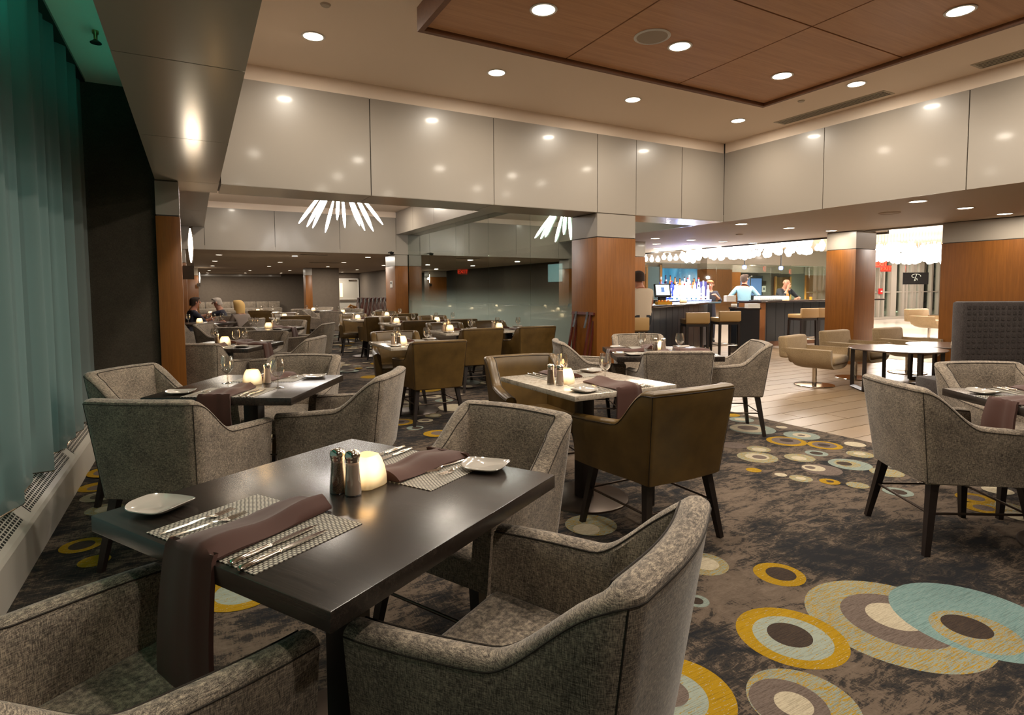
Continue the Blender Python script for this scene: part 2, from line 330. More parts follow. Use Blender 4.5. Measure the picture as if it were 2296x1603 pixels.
for rg in ([(400, 925, 270, 380, 'a'), (412, 805, 273, 360, 'c'), (495, 725, 285, 335, 't')], [(1045, 1430, 355, 445, 'a'), (1150, 1330, 372, 420, 'c'), (1195, 1275, 388, 408, 't')],
           [(845, 1275, 415, 520, 'm'), (900, 1215, 425, 500, 't'), (990, 1135, 440, 475, 'd')], [(1325, 1695, 470, 560, 'm'), (1385, 1625, 478, 545, 't'), (1440, 1560, 495, 530, 'd')],
           [(1510, 1770, 385, 450, 'm')], [(1755, 1970, 475, 530, 'c')], [(605, 870, 525, 592, 'x'), (670, 810, 540, 585, 'c')],
           [(495, 945, 595, 715, 'x'), (610, 825, 605, 690, 'c'), (670, 820, 630, 675, 't')], [(1055, 1375, 615, 705, 'x'), (1140, 1275, 640, 690, 'c')],
           [(1295, 1530, 575, 640, 'a'), (1345, 1475, 588, 625, 'd')], [(1775, 2070, 585, 655, 'x'), (1865, 1965, 595, 632, 'c')],
           [(1575, 2035, 680, 800, 'a'), (1640, 1900, 692, 770, 'x'), (1665, 1810, 705, 752, 'd')], [(1255, 1690, 740, 860, 't'), (1258, 1500, 745, 815, 'c'), (1290, 1385, 755, 792, 't')],
           [(930, 1060, 838, 880, 'c')], [(1110, 1350, 865, 942, 'x'), (1175, 1285, 885, 918, 'c')], [(1465, 1670, 906, 975, 'm'), (1530, 1610, 925, 950, 'd')],
           [(1805, 2000, 960, 1020, 'c')], [(2220, 2430, 1015, 1080, 'a'), (2260, 2380, 1028, 1068, 'd')], [(610, 745, 775, 835, 'm')], [(330, 550, 470, 560, 't')], [(940, 1110, 285, 325, 't'), (950, 1060, 288, 318, 'c')],
           [(370, 460, 130, 190, 'm')], [(385, 690, 190, 240, 'a'), (450, 600, 198, 225, 'c')], [(2050, 2420, 790, 880, 'x')], [(2240, 2480, 745, 790, 'a')]): medal(rg, *A2)
A3 = (780, 880, 9.98)
for rg in ([(870, 1470, 590, 745, 'm'), (960, 1350, 605, 715, 't'), (1100, 1260, 640, 685, 'd')], [(1330, 1675, 745, 840, 'a'), (1440, 1640, 765, 825, 'd')], [(1570, 1890, 585, 672, 'c'), (1665, 1810, 605, 650, 't')],
           [(1730, 2085, 475, 560, 'x'), (1850, 2020, 490, 540, 'c')], [(1150, 1790, 370, 505, 'm'), (1160, 1560, 385, 495, 't')], [(760, 1110, 445, 555, 'm'), (840, 1040, 462, 535, 't')],
           [(1750, 2250, 830, 1010, 'm'), (1900, 2150, 860, 960, 't')], [(1680, 2065, 45, 135, 'c'), (1780, 1960, 65, 115, 't')], [(980, 1340, 15, 85, 'c')]): medal(rg, *A3)
medal([(1490, 1960, 330, 622, 'm'), (1580, 1880, 370, 570, 'y')], 0, 1180, 3.189); medal([(465, 700, 88, 190, 'm'), (520, 650, 105, 170, 'd')], 0, 1180, 3.189)
A4 = (0, 800, 2.672)
for rg in ([(495, 660, 752, 810, 'm'), (540, 630, 768, 800, 't')], [(505, 680, 810, 868, 'c'), (560, 640, 820, 855, 't')], [(530, 720, 884, 946, 'x'), (580, 680, 898, 932, 'c')], [(720, 950, 795, 838, 'm')], [(490, 640, 1190, 1260, 'm')]): medal(rg, *A4)
A5 = (1900, 780, 3.207)
for rg in ([(270, 455, 1008, 1068, 'a'), (310, 415, 1020, 1056, 'd')], [(1015, 1250, 1110, 1185, 'x'), (1090, 1200, 1125, 1165, 'c')], [(990, 1170, 1000, 1052, 'c')], [(870, 1050, 1115, 1190, 'm'), (930, 1030, 1130, 1175, 't')], [(1160, 1330, 1185, 1245, 'c')], [(10, 135, 965, 1015, 'x')], [(780, 1050, 1055, 1110, 'm'), (850, 980, 1065, 1098, 't')]): medal(rg, *A5)
medal([(130, 550, 1335, 1540, 'x'), (190, 410, 1418, 1525, 'c')], 1240, 820, 4.007)
seq = [('x', 'c', 't'), ('m', 't', 'd'), ('a', 'd', None), ('c', 't', None), ('m', None, None), ('t', 'c', None), ('a', 'x', 'd'), ('c', None, None)]
for i in range(1500):
    y = rnd.uniform(-2, 24) if i % 3 else rnd.uniform(3.5, 16); x = rnd.uniform(-.6, 4.9)
    if y < 2.4 and (x > .2 or y < -.5): continue
    dens = noise.noise(Vector((x*.45, y*.45, 3)))
    if dens < (-.05 if y > 4.5 else .16): continue
    r = rnd.choice([.07, .09, .11, .13, .16, .2])
    if any((x-a)**2+(y-b)**2 < (r+c+.02)**2 for a, b, c in MED): continue
    MED.append((x, y, r)); q = rnd.choice(seq); ox, oy = rnd.uniform(-.1, .1)*r, rnd.uniform(-.1, .1)*r
    ellipse(x, y, r, r, q[0], n=28)
    if q[1]: ellipse(x+ox, y+oy, r*.62, r*.62, q[1], n=24)
    if q[2]: ellipse(x+ox*1.5, y+oy*1.5, r*.33, r*.33, q[2], n=20)
floor = link('floor', fl.mesh('floor', mats), kind='structure', label='dark distressed carpet woven with mustard, aqua and cream ring medallions', cat='floor')
# oak plank floor by the lounge, every plank its own piece, and the pale lobby floor
sub = S('floor_2', 5.11, 11.6, -3, 9.3, -.05, -.008, M['grout'], label='pale oak plank floor of the lounge beside the carpet', cat='floor')
pm = [MB().box(0, 1.492, 0, .242, -.02, 0).mesh('floor_plank', q) for q in PL]
for j in range(34):
    y = 2.0+j*.25-1.0; x = 5.114-(.37*(j*5 % 4))
    while x < 11.5:
        x0, x1 = max(x, 5.114), min(x+1.492, 11.5)
        if x1-x0 > .05:
            if x1-x0 > 1.49: me = pm[rnd.randrange(4)]
            else: me = MB().box(0, x1-x0, 0, .242, -.02, 0).mesh('floor_plank', PL[rnd.randrange(4)])
            link('floor_plank', me, sub, (x0, y, 0))
        x += 1.5
S('floor_3', 11.6, 40, -3, 34, -.05, -.004, M['lobbyfloor'], label='glossy pale tile floor of the bright hotel lobby', cat='floor')
S('floor_4', 5.9, 11.6, 9.3, 13, -.05, -.006, M['grout'], label='dark service floor behind the bar', cat='floor')
# high ceiling, lower ceilings
cl = S('ceiling', .2, 7.0, -3, 6.7, ZH, ZH+.1, M['paint'], label='high cream painted ceiling over the dining room', cat='ceiling')
S('ceiling_2', -.8, 5.5, 6.7, 15.7, ZH, ZH+.1, M['paint'], label='high cream ceiling beyond the panelled beam', cat='ceiling')
S('ceiling_3', 5.29, 7.0, 6.7, 15.7, ZH, ZH+.1, M['paint'], label='high ceiling strip between glass partition and bar', cat='ceiling')
lc = MB(); lc.box(6.995, 10.25, -3, 5.9, ZB, ZB+.1).box(6.995, 10.93, 5.9, 16, ZB, ZB+.1).box(-.8, 9.5, 15.62, 26.2, ZB, ZB+.1)
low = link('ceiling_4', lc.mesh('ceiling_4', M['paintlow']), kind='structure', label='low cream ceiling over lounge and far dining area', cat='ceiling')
S('ceiling_5', 10.93, 40, -3, 34, 3.05, 3.15, M['paint'], label='ceiling of the bar and lobby', cat='ceiling')
S('trim_1', 10.93, 10.98, 5.9, 16, ZB-.03, 3.05, M['creamgap'], label='dark trim along the low ceiling edge above the bar', cat='trim')
S('trim_2', 10.25, 10.30, -3, 5.9, ZB-.03, 3.05, M['cream'], label='ceiling edge trim at the lobby opening', cat='trim')
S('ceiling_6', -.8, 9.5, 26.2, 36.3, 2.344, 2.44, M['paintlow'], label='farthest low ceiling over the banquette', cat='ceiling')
S('trim_3', -.8, 4.5, 36.1, 36.2, 2.2, 2.344, M['cream'], label='cream band on top of the far taupe wall', cat='trim')
# main cross beam (wall_back) with panels
def panels(parent, axis, seams, fixed, depth, z0, z1, m=M['cream'], g=.005):
    for a, b in zip(seams[:-1], seams[1:]):
        if axis == 'x': B('cream_panel', a+g, b-g, fixed, fixed+depth, z0, z1, m, parent)
        else: B('cream_panel', fixed, fixed+depth, a+g, b-g, z0, z1, m, parent)
bm_ = S('wall_back', .242, 6.99, 6.14, 6.66, ZB+.02, ZH, M['creamgap'], label='long cream panelled beam crossing above the dining room', cat='beam')
B('recess_band', .242, 6.98, 6.13, 6.14, ZP, ZH, M['paint'], bm_)
SX = [.256, 1.676, 3.127, 4.633, 5.281, 6.118, 6.972]
panels(bm_, 'x', SX, 6.11, .02, ZB, ZP); panels(bm_, 'x', SX, 6.67, .02, ZB, ZP)
for a, b in zip(SX[:-1], SX[1:]): B('underside_panel', a+.004, b-.004, 6.115, 6.685, ZB-.004, ZB+.014, M['soffit'], bm_)
# right fascia (wall_right) in two runs
fr_ = S('wall_right', 7.0, 7.1, -3, 15.6, ZB+.02, ZH, M['creamgap'], label='cream panelled fascia along the right side above the lounge', cat='fascia')
B('recess_band', 6.985, 7.0, -3, 6.11, ZP, ZH, M['paint'], fr_)
panels(fr_, 'y', [-3, -1.55, -.03, 1.49, 3.01, 4.555, 6.108], 6.97, .02, ZB-.004, ZP); panels(fr_, 'y', [6.7, 8.2, 9.7, 11.2, 12.7, 14.2, 15.6], 6.97, .02, ZB-.004, ZP)
# left soffit with satin underside panels, curtain pocket
ls = S('wall_left', -.262, .235, -3, 6.68, ZB+.02, ZH, M['cream'], label='cream boxed soffit running along the curtain side', cat='soffit')
for a, b in zip([-3, -1.4, .06, 1.52, 2.97, 4.43, 6.105], [-1.4, .06, 1.52, 2.97, 4.43, 6.105, 6.68]): B('soffit_panel', -.27, .242, a+.004, b-.004, ZB, ZB+.018, M['soffit'], ls)
S('ceiling_7', -1.2, -.262, -3, 6.3, 3.13, 3.2, M['paint'], label='pocket ceiling above the curtain', cat='ceiling')
S('wall_left_2', -1.2, -1.1, -3, 36.4, 0, ZH, M['darkwall'], label='outer wall behind the sheer curtain', cat='wall')
S('wall_left_3', -1.1, -.275, 6.16, 6.3, 0, 3.13, M['darkwall'], label='dark textured wall panel beside the wooden pillar', cat='wall')
S('wall_front', -1.2, 14, -3.1, -3, 0, ZH, M['taupe'], label='wall behind the viewer', cat='wall')
# pillars (wood below a cream cap)
def pillar(name, x0, x1, y0, y1, label):
    p = S(name, x0+.01, x1-.01, y0+.01, y1-.01, 0, ZB, M['creamgap'], label=label, cat='pillar')
    B('wood_cladding', x0, x1, y0, y1, 0, ZW, M['column'], p, bev=.002); B('cream_cap', x0+.003, x1-.003, y0+.003, y1-.003, ZW+.012, ZB-.012, M['cream'], p); return p
pillar('pillar', 4.633, 5.278, 6.112, 6.69, 'square warm wood pillar with a cream cap beside the glass partition')
pillar('pillar', -.277, -.085, 6.112, 6.36, 'narrow warm wood pillar with a cream cap beside the curtain')
pillar('pillar', 10.1, 10.71, 5.965, 6.5, 'square warm wood pillar standing between bar and lobby')
pillar('pillar', 4.9, 5.27, 15.61, 16.5, 'far warm wood pillar at the end of the glass partition')
pillar('pillar', -.75, -.13, 15.61, 16.2, 'far left wood pillar below the cream fascia')
pillar('pillar', -.75, .19, 27.5, 28.2, 'farthest left wood pillar by the taupe wall')
pillar('pillar', 4.22, 4.49, 26.0, 26.6, 'slim far wood pillar between the taupe walls')
rw = S('wall_right_2', 10.24, 10.6, -3, 4.7, 0, ZB, M['creamgap'], label='wide warm wood wall with a cream band right of the lobby opening', cat='wall')
B('wood_cladding', 10.225, 10.61, -3, 4.71, 0, ZW, M['column'], rw); B('cream_cap', 10.23, 10.6, -3, 4.705, ZW+.012, ZB-.01, M['cream'], rw)
# far cross fascia and side fascias of the second hall
fb = S('wall_back_2', -.8, 5.4, 15.63, 15.75, ZB+.02, ZH, M['creamgap'], label='far cream panelled fascia across the second hall', cat='fascia')
panels(fb, 'x', [-.8, .27, 1.83, 3.42, 4.94, 5.29], 15.61, .02, ZB, ZP); B('recess_band', -.8, 5.3, 15.625, 15.63, ZP, ZH, M['paint'], fb)
fs = S('wall_right_3', 4.97, 5.29, 6.7, 15.6, 2.90, ZH, M['creamgap'], label='cream soffit above the glass partition', cat='soffit')
panels(fs, 'y', [6.7, 8.92, 10.6, 12.74, 14.2, 15.6], 4.945, .02, 2.885, ZH-.01); B('underside_panel', 4.95, 5.29, 6.7, 15.6, 2.885, 2.899, M['soffit'], fs)
fs2 = S('wall_left_4', -.8, .235, 6.7, 15.6, 2.90, ZH, M['creamgap'], label='cream soffit along the left of the second hall', cat='soffit')
for a, b in zip([6.7, 9.6, 12.5], [9.6, 12.5, 15.6]): B('underside_panel', -.8, .27, a+.004, b-.004, 2.87, 2.89, M['soffit'], fs2)
panels(fs2, 'y', [6.7, 8.9, 11.1, 13.3, 15.6], .245, .02, 2.875, ZH-.01)
# glass partition
gp = thing('window_1', 'tall frosted glass partition with a fading film beside the marble tables', 'partition', (5.29, 0, 0), kind='structure')
for a, b in zip([6.7, 7.24, 8.924, 10.602, 12.261, 13.943], [7.24, 8.924, 10.602, 12.261, 13.943, 15.62]): B('glass_pane', -.005, .005, a+.004, b-.004, .02, 2.884, M['partition'], gp)
B('floor_channel', -.02, .02, 6.7, 15.6, 0, .02, M['bronze'], gp)
# dim private room behind the glass
S('wall_right_4', 8.4, 8.5, 9.6, 16, 0, 3.4, M['taupe'], label='dim taupe wall of the private room behind the glass', cat='wall')
pw = S('wall_right_5', 7.9, 8.39, 9.4, 14.4, 0, ZW, M['column'], label='wood wall of the private room behind the glass', cat='wall')
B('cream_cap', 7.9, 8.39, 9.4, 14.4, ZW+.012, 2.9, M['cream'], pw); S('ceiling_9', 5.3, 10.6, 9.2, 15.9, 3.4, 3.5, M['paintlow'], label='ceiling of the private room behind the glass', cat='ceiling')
S('wall_back_3', 5.3, 10.6, 15.8, 15.9, 0, 3.4, M['darkwall'], label='dark end wall of the private room', cat='wall')
# far end: taupe walls, hall door
S('wall_back_4', -.8, 9.4, 36.2, 36.3, 0, 2.7, M['taupe'], label='far taupe wall behind the banquette', cat='wall')
S('wall_back_5', 4.49, 5.62, 26.0, 26.2, 0, ZB, M['taupe'], label='taupe partition left of the hallway door', cat='wall')
S('wall_back_6', 5.5, 9, 32.3, 32.4, 0, 2.7, M['taupe'], label='end wall of the hallway around the grey door', cat='wall')
S('wall_right_6', 8.1, 8.2, 16.6, 32.4, 0, 2.7, M['taupe'], label='hallway side wall beside the stacked tray stands', cat='wall')
dr = thing('door_1', 'grey service door with narrow lit window and push bar at hallway end', 'door', (6.87, 32.28, 0), kind='structure')
B('door_leaf', .03, 1.12, -.03, 0, 0, 1.98, M['radiator'], dr); 
for a in ((0, .03, 0, 2.03), (1.12, 1.16, 0, 2.03), (0, 1.16, 1.98, 2.03)): B('door_frame', a[0], a[1], -.06, .02, a[2], a[3], M['white'], dr)
B('door_window', .14, .28, -.045, -.03, 1.02, 1.78, mat('door_light', (1, .8, .5, 1), .5, emit=(1, .75, .4), estr=1.2), dr)
B('push_bar', .1, 1.05, -.10, -.04, .80, .88, M['chrome'], dr); B('door_closer', .6, 1.0, -.12, -.03, 1.9, 1.96, M['chrome'], dr)
# ------------------------------------------------------------------ wooden ceiling raft
wc = thing('ceiling_raft', 'dropped wooden ceiling raft of large veneer panels with a dark rim', 'ceiling panel', (0, 0, 0))
for x0, x1 in ((1.56, 2.82), (2.82, 4.10), (4.10, 5.32)):
    for y0, y1 in ((-2.8, -1.4), (-1.4, 0), (0, 1.4), (1.4, 2.80), (2.80, 4.16)): B('veneer_panel', x0+.007, x1-.007, y0+.007, y1-.007, 3.284, 3.30, M['ceilwood'], wc)
B('raft_core', 1.57, 5.31, -2.8, 4.15, 3.30, 3.47, M['creamgap'], wc)
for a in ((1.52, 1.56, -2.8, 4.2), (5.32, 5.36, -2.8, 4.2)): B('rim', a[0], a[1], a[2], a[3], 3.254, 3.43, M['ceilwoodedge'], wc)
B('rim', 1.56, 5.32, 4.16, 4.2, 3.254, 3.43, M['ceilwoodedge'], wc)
# ------------------------------------------------------------------ recessed lamps
ring_me = MB().lathe([(.079, .002), (.094, .0), (.098, -.004), (.092, -.008), (.080, -.006)], 28, cap=(0, 0)).mesh('trim_ring', M['white'], 40)
lens_me = MB().lathe([(.0001, -.005), (.05, -.0055), (.0805, -.0045)], 28, cap=(0, 0)).mesh('lens', M['lamp'], 40)
def downlight(x, y, z, label, group, power=LAMP, size=2.0, s=1, color=WARM):
    t = thing('recessed_lamp', label, 'lamp', (x, y, z), group=group); t.scale = (s, s, 1)
    link('trim_ring', ring_me, t); link('lens', lens_me, t)
    if power:
        ld = bpy.data.lights.new('lamp_light', 'AREA'); ld.shape = 'DISK'; ld.size = .15; ld.energy = power; ld.color = color
        lo = bpy.data.objects.new('lamp_light', ld); COL.objects.link(lo); lo.location = (0, 0, -.012); lo.parent = t
ordn = ['first', 'second', 'third', 'fourth', 'fifth', 'sixth', 'seventh']; ordx = ordn+['eighth', 'ninth', 'tenth', 'eleventh', 'twelfth', 'thirteenth']
g = 'lamps in the high cream ceiling'
for i, x in enumerate((.962, 2.709, 4.45, 6.191)): downlight(x, 5.217, ZH, 'lamp in the high cream ceiling, %s from the curtain along the beam' % ordn[i], g)
downlight(6.211, 3.718, ZH, 'lamp in the high cream ceiling between wooden raft and long vent', g)
for y in (2.2, .7, -.8): downlight(6.2, y, ZH, 'lamp in the high cream ceiling beside the raft, %s' % {2.2: 'just past the frame', .7: 'farther back', -.8: 'farthest back'}[y], g)
for x, y in ((.9, 2.3), (.9, -.9)): downlight(x, y, ZH, 'lamp in the high cream ceiling near the soffit, %s' % ('above the nearest table' if y > 0 else 'behind the viewer'), g)
g = 'lamps in the wooden raft'
for (x, y), l in zip(((2.198, 3.52), (3.485, 3.52), (4.785, 3.55), (4.795, 2.15), (3.485, .75), (2.198, .75), (2.198, 2.15)), ('left lamp in the front row of the wooden ceiling raft', 'lamp beside the round speaker in the wooden raft', 'lamp in the far corner panel of the wooden raft', 'lamp in the wooden raft at the right edge, larger looking', 'lamp in the back row middle of the wooden raft', 'lamp in the back row left of the wooden raft', 'lamp in the second row left of the wooden raft')): downlight(x, y, 3.284, l, g, LAMP*1.1)
g = 'lamps in the low lounge ceiling'
for (x, y), l in zip(((7.404, 3.672), (8.572, 3.697), (9.736, 3.735)), ('nearest the fascia', 'in the middle', 'nearest the wood wall')): downlight(x, y, ZB, 'low lounge ceiling lamp in the right row, ' + l, g, LAMP*.62)
for (x, y), l in zip(((7.473, 6.203), (8.689, 6.254), (9.769, 6.209)), ('nearest the fascia corner', 'in the middle', 'just before the pillar cap')): downlight(x, y, ZB, 'low lounge ceiling lamp in the row above the bar stools, ' + l, g, LAMP*.62)
for (x, y) in ((8.5, 1.2), (8.5, -1)): downlight(x, y, ZB, 'low lounge ceiling lamp outside the picture, at y %s' % ('one' if y > 0 else 'behind'), g, LAMP*.62)
g = 'lamps in the low ceiling before the bar'
for k, (x, y) in enumerate(((8.008, 8.69), (8.94, 8.65), (9.87, 8.656), (10.795, 8.64), (9.0, 9.73), (9.94, 9.708), (10.86, 9.684), (10.01, 10.8), (10.886, 10.72), (10.85, 11.79))):
    row = 'first' if k < 4 else 'second' if k < 7 else 'third' if k < 9 else 'last'; n = k if k < 4 else k-4 if k < 7 else k-7 if k < 9 else 0
    downlight(x, y, ZB, 'bar ceiling lamp in the %s row, %s from the left' % (row, ordn[n]), g, LAMP*.62)
g = 'lamps in the second hall ceiling'
for (x, y), l in zip(((.95, 14.2), (4.2, 14.2), (.95, 9.5), (4.2, 9.5)), ('far left lamp beyond the beam, left of the chandelier', 'far right lamp beyond the beam, right of the chandelier', 'left lamp hidden above the beam', 'right lamp hidden above the beam')): downlight(x, y, ZH, l, g, LAMP*1.25)
g = 'added lamps in the ceiling strip beside the bar'  # lamps added to light the fascia panels beyond the beam
for k, (x, y) in enumerate(((6.1, 8.2), (6.1, 11), (6.1, 14))): downlight(x, y, ZH, 'added lamp in the high strip between partition and bar, %s one' % ('near', 'middle', 'far')[k], g, LAMP*.62)
g = 'added lamps in the private room'  # added to brighten the unlit room behind the partition
for k, (x, y) in enumerate(((7.2, 12.6), (6.6, 11.0))): downlight(x, y, 3.4, 'added lamp of the private room behind the glass, %s one' % ('farther', 'nearer')[k], g, LAMP*.5)
g = 'added lamps in the bar and lobby ceiling'  # added to brighten the lobby and the wall behind the bar
for k, (x, y) in enumerate(((13.5, 12.5), (17, 14.5), (15, 17.8), (19, 17.8), (23, 17.8), (14, 4.5), (18, 8), (22, 11), (27, 12), (20, 4))): downlight(x, y, 3.05, 'added lamp in the bar and lobby ceiling, %s counted from the counter' % ordx[k], g, LAMP*(3.5 if k < 5 else 9), color=(1, .93, .85))
g = 'lamps in the far low ceiling'
far = [(424, 578), (390, 632), (370, 673), (1076, 588), (950, 640), (855, 677), (1703, 599), (1496, 644), (1359, 681), (1610, 706), (1838, 669)]
for k, (cx, cy) in enumerate(far):
    d = (at(380+cx*600/2296, 420+cy*600/2296, 1)-Vector((0, 0, EYE))); t = (ZB-EYE)/d.z
    downlight(d.x*t, d.y*t, ZB, 'far low ceiling lamp, %s lamp of the %s file' % (('nearest', 'middle', 'farthest')[k % 3], ('left', 'centre', 'right', 'hallway')[k//3]), g, LAMP*2.2)
for k, (cx, cy) in enumerate(((340, 713), (328, 734), (692, 713), (652, 734), (1032, 713), (957, 734), (1482, 727))):
    d = (at(380+cx*600/2296, 420+cy*600/2296, 1)-Vector((0, 0, EYE))); t = (ZB-EYE)/d.z
    downlight(d.x*t, d.y*t, ZB, 'farthest tray lamp, %s of the %s pair' % (('front one', 'back one')[k % 2], ('left', 'centre', 'right', 'hallway')[k//2]), g, LAMP*2.2)
# ------------------------------------------------------------------ vents, speakers, sprinklers, detectors
def slot_vent(name, x0, x1, y0, y1, z, label):
    t = thing(name, label, 'vent'); B('vent_frame', x0-.03, x1+.03, y0-.03, y1+.03, z-.004, z+.01, M['vent'], t); B('vent_backing', x0, x1, y0, y1, z-.005, z-.004, M['ventdark'], t)
    for i in range(5): a = x0+(x1-x0)*i/4; B('slat', a-.008, a+.008, y0, y1, z-.009, z-.005, M['vent'], t)
slot_vent('slot_vent', 6.70, 6.86, 3.72, 5.03, ZH, 'long slotted vent in the cream ceiling nearest the corner'); slot_vent('slot_vent', 6.70, 6.86, 1.4, 2.86, ZH, 'long slotted vent in the cream ceiling cut by the right edge')
def disc(name, x, y, z, r, label, cat, mt, inner=None):
    t = thing(name, label, cat, (x, y, z)); link('rim', MB().lathe([(.001, 0), (r*.99, 0), (r, -.004), (r*.9, -.012), (r*.84, -.006)] if inner else [(.001, -.012), (r*.8, -.012), (r, 0)], 32, cap=(0, 0)).mesh('rim', mt, 40), t)
    if inner: link('grille', MB().lathe([(.001, -.010), (r*.5, -.010), (r*.84, -.006)], 32, cap=(0, 0)).mesh('grille', inner, 40), t)
    return t
disc('ceiling_speaker', 3.165, 3.49, 3.284, .14, 'round ceiling speaker set in the wooden raft', 'speaker', M['white'], mat('speaker_grille', (.42, .35, .28, 1), .7))
disc('ceiling_speaker', 8.187, 4.405, ZB, .13, 'faint round speaker in the low lounge ceiling', 'speaker', M['paintlow'], M['paintlow'])
disc('sprinkler_cover', 6.197, 4.342, ZH, .04, 'small round sprinkler cover between raft and slotted vent', 'sprinkler', M['vent']); disc('sprinkler_cover', .945, 4.61, ZH, .04, 'small round sprinkler cover near the left soffit', 'sprinkler', M['vent'])
disc('smoke_detector', 8.857, 7.387, ZB, .07, 'small domed detector in the low ceiling before the bar', 'detector', M['paintlow'])
t = thing('fire_sprinkler', 'dark sprinkler head in the green lit curtain pocket', 'sprinkler', (-.53, 4.95, 3.13))
link('stem', MB().lathe([(.02, 0), (.02, -.02), (.012, -.03), (.012, -.06)], 12).mesh('stem', M['brass'], 40), t); link('deflector', MB().lathe([(.001, -.085), (.035, -.085), (.035, -.08), (.012, -.06)], 14).mesh('deflector', M['bronze'], 40), t)
for (x0, x1, y0, y1), l in (((2.6, 3.3, 16.6, 16.9), 'nearer'), ((3.6, 4.6, 21, 21.4), 'farther')):
    t = thing('ceiling_grille', l+' square air grille in the far low ceiling', 'vent', (0, 0, ZB)); B('vent_backing', x0, x1, y0, y1, -.006, .01, M['ventdark'], t)
    for i in range(4): B('slat', x0, x1, y0+(y1-y0)*i/4, y0+(y1-y0)*i/4+.03, -.012, -.006, M['vent'], t)
# ------------------------------------------------------------------ curtain, radiator, sconce
def cx_(y, z): return -.80 + .030*math.sin(y*17+.9*math.sin(y*3.1)) + .022*math.sin(y*31+1.3*math.sin(y*2.3+1)) + .012*(1-(z-.33)/2.8)*math.sin(y*9+2)
rows = []
for i in range(13):
    u = i/12
    rows.append([(cx_(-2+8.1*j/520, .33+2.8*u), -2+8.1*j/520, .325+.02*math.sin((-2+8.1*j/520)*13)*(1-u)+2.80*u) for j in range(521)])
cu = thing('sheer_curtain', 'long sheer teal lit curtain hanging in folds on the left', 'curtain')
link('curtain_cloth', MB().grid(rows).mesh('curtain_cloth', M['curtain'], 180), cu)
link('hem_chain', MB().tube([(p[0], p[1], p[2]-.003) for p in rows[0][::4]], .004, 5).mesh('hem_chain', M['chrome'], 60), cu)
B('curtain_track', -.86, -.74, -2, 6.1, 3.105, 3.13, M['bronze'], cu)
ra = thing('radiator_cover', 'long low metal radiator cover with sloping grille under the curtain', 'radiator')
link('casing', MB().grid([[(-.732, y, z), (-.732, y, .20), (-.742, y, .22), (-.84, y, .335), (-1.09, y, .335)] if z == 0 else None for y, z in ((-2.5, 0), (6.15, 0))]).mesh('casing', M['radiator']), ra)
B('kick_plate', -.75, -.735, -2.5, 6.15, 0, .03, M['bronze'], ra)
nrm = Vector((.115, 0, .098)).normalized(); sl = Vector((-.098, 0, .115)).normalized()
for k in range(7):
    y0 = -2.4+k*1.2; gbk = MB(); gsl = MB()
    c = Vector((-.742, 0, .22))
    def P_(u, y, h): q = c+sl*u+nrm*h; return (q.x, y, q.z)
    gbk.quad([P_(.022, y0+.06, .0015), P_(.022, y0+1.13, .0015), P_(.128, y0+1.13, .0015), P_(.128, y0+.06, .0015)])
    for q in range(38):
        y = y0+.06+q*1.07/37; gsl.quad([P_(.022, y, .004), P_(.022, y+.009, .004), P_(.128, y+.009, .004), P_(.128, y, .004)])
    for q in range(6):
        u = .022+q*.0205; gsl.quad([P_(u, y0+.06, .0045), P_(u, y0+1.13, .0045), P_(u+.006, y0+1.13, .0045), P_(u+.006, y0+.06, .0045)])
    go = link('grille_backing', gbk.mesh('grille_backing', M['ventdark']), ra); link('grille_bars', gsl.mesh('grille_bars', M['radiator']), go, kind='stuff')
def wall_sconce(x, y, z0, z1, label, out=.10):
    t = thing('wall_sconce', label, 'lamp', (x, y, 0))
    B('sconce_bracket', -.03, out+.02, -.03, .03, z0-.16, z0-.03, M['bronze'], t); B('back_plate', out-.006, out+.022, .012, .03, z0-.05, z1+.02, M['bronze'], t)
    n = 10; link('sconce_lens', MB().tube([(out, 0, z0+(z1-z0)*i/n) for i in range(n+1)], [.004+.016*math.sin(math.pi*i/n)**.8 for i in range(n+1)], 10).mesh('sconce_lens', M['sconce'], 60), t)
    ld = bpy.data.lights.new('sconce_light', 'POINT'); ld.energy = 5; ld.color = (1, .8, .58); ld.shadow_soft_size = .06; lo = bpy.data.objects.new('sconce_light', ld); COL.objects.link(lo); lo.location = (out+.06, 0, (z0+z1)/2); lo.parent = t
wall_sconce(-.07, 6.42, 1.62, 1.95, 'lit wall sconce with dark bracket behind the left wooden pillar', .06)
wall_sconce(.16, 27.3, 1.72, 2.15, 'tiny far wall sconce on the farthest left pillar', .08)
# coloured flood lamp hidden in the curtain pocket (above and left of the frame)
for y, e in ((1.0, 7.5), (3.0, 5), (5.0, .6)):
    ld = bpy.data.lights.new('pocket_flood', 'AREA'); ld.shape = 'RECTANGLE'; ld.size = .08; ld.size_y = 1.6; ld.energy = e; ld.color = (.04, .80, .56); lo = bpy.data.objects.new('pocket_flood', ld); COL.objects.link(lo)
    lo.location = (-.40, y, 2.80); lo.rotation_euler = (0, R(125), 0)
ld = bpy.data.lights.new('window_glow', 'AREA'); ld.shape = 'RECTANGLE'; ld.size = 1.6; ld.size_y = 6; ld.energy = 17; ld.color = (.34, .85, .74); lo = bpy.data.objects.new('window_glow', ld); COL.objects.link(lo)
lo.location = (-1.08, 2.4, 1.25); lo.rotation_euler = (0, R(-90), 0)
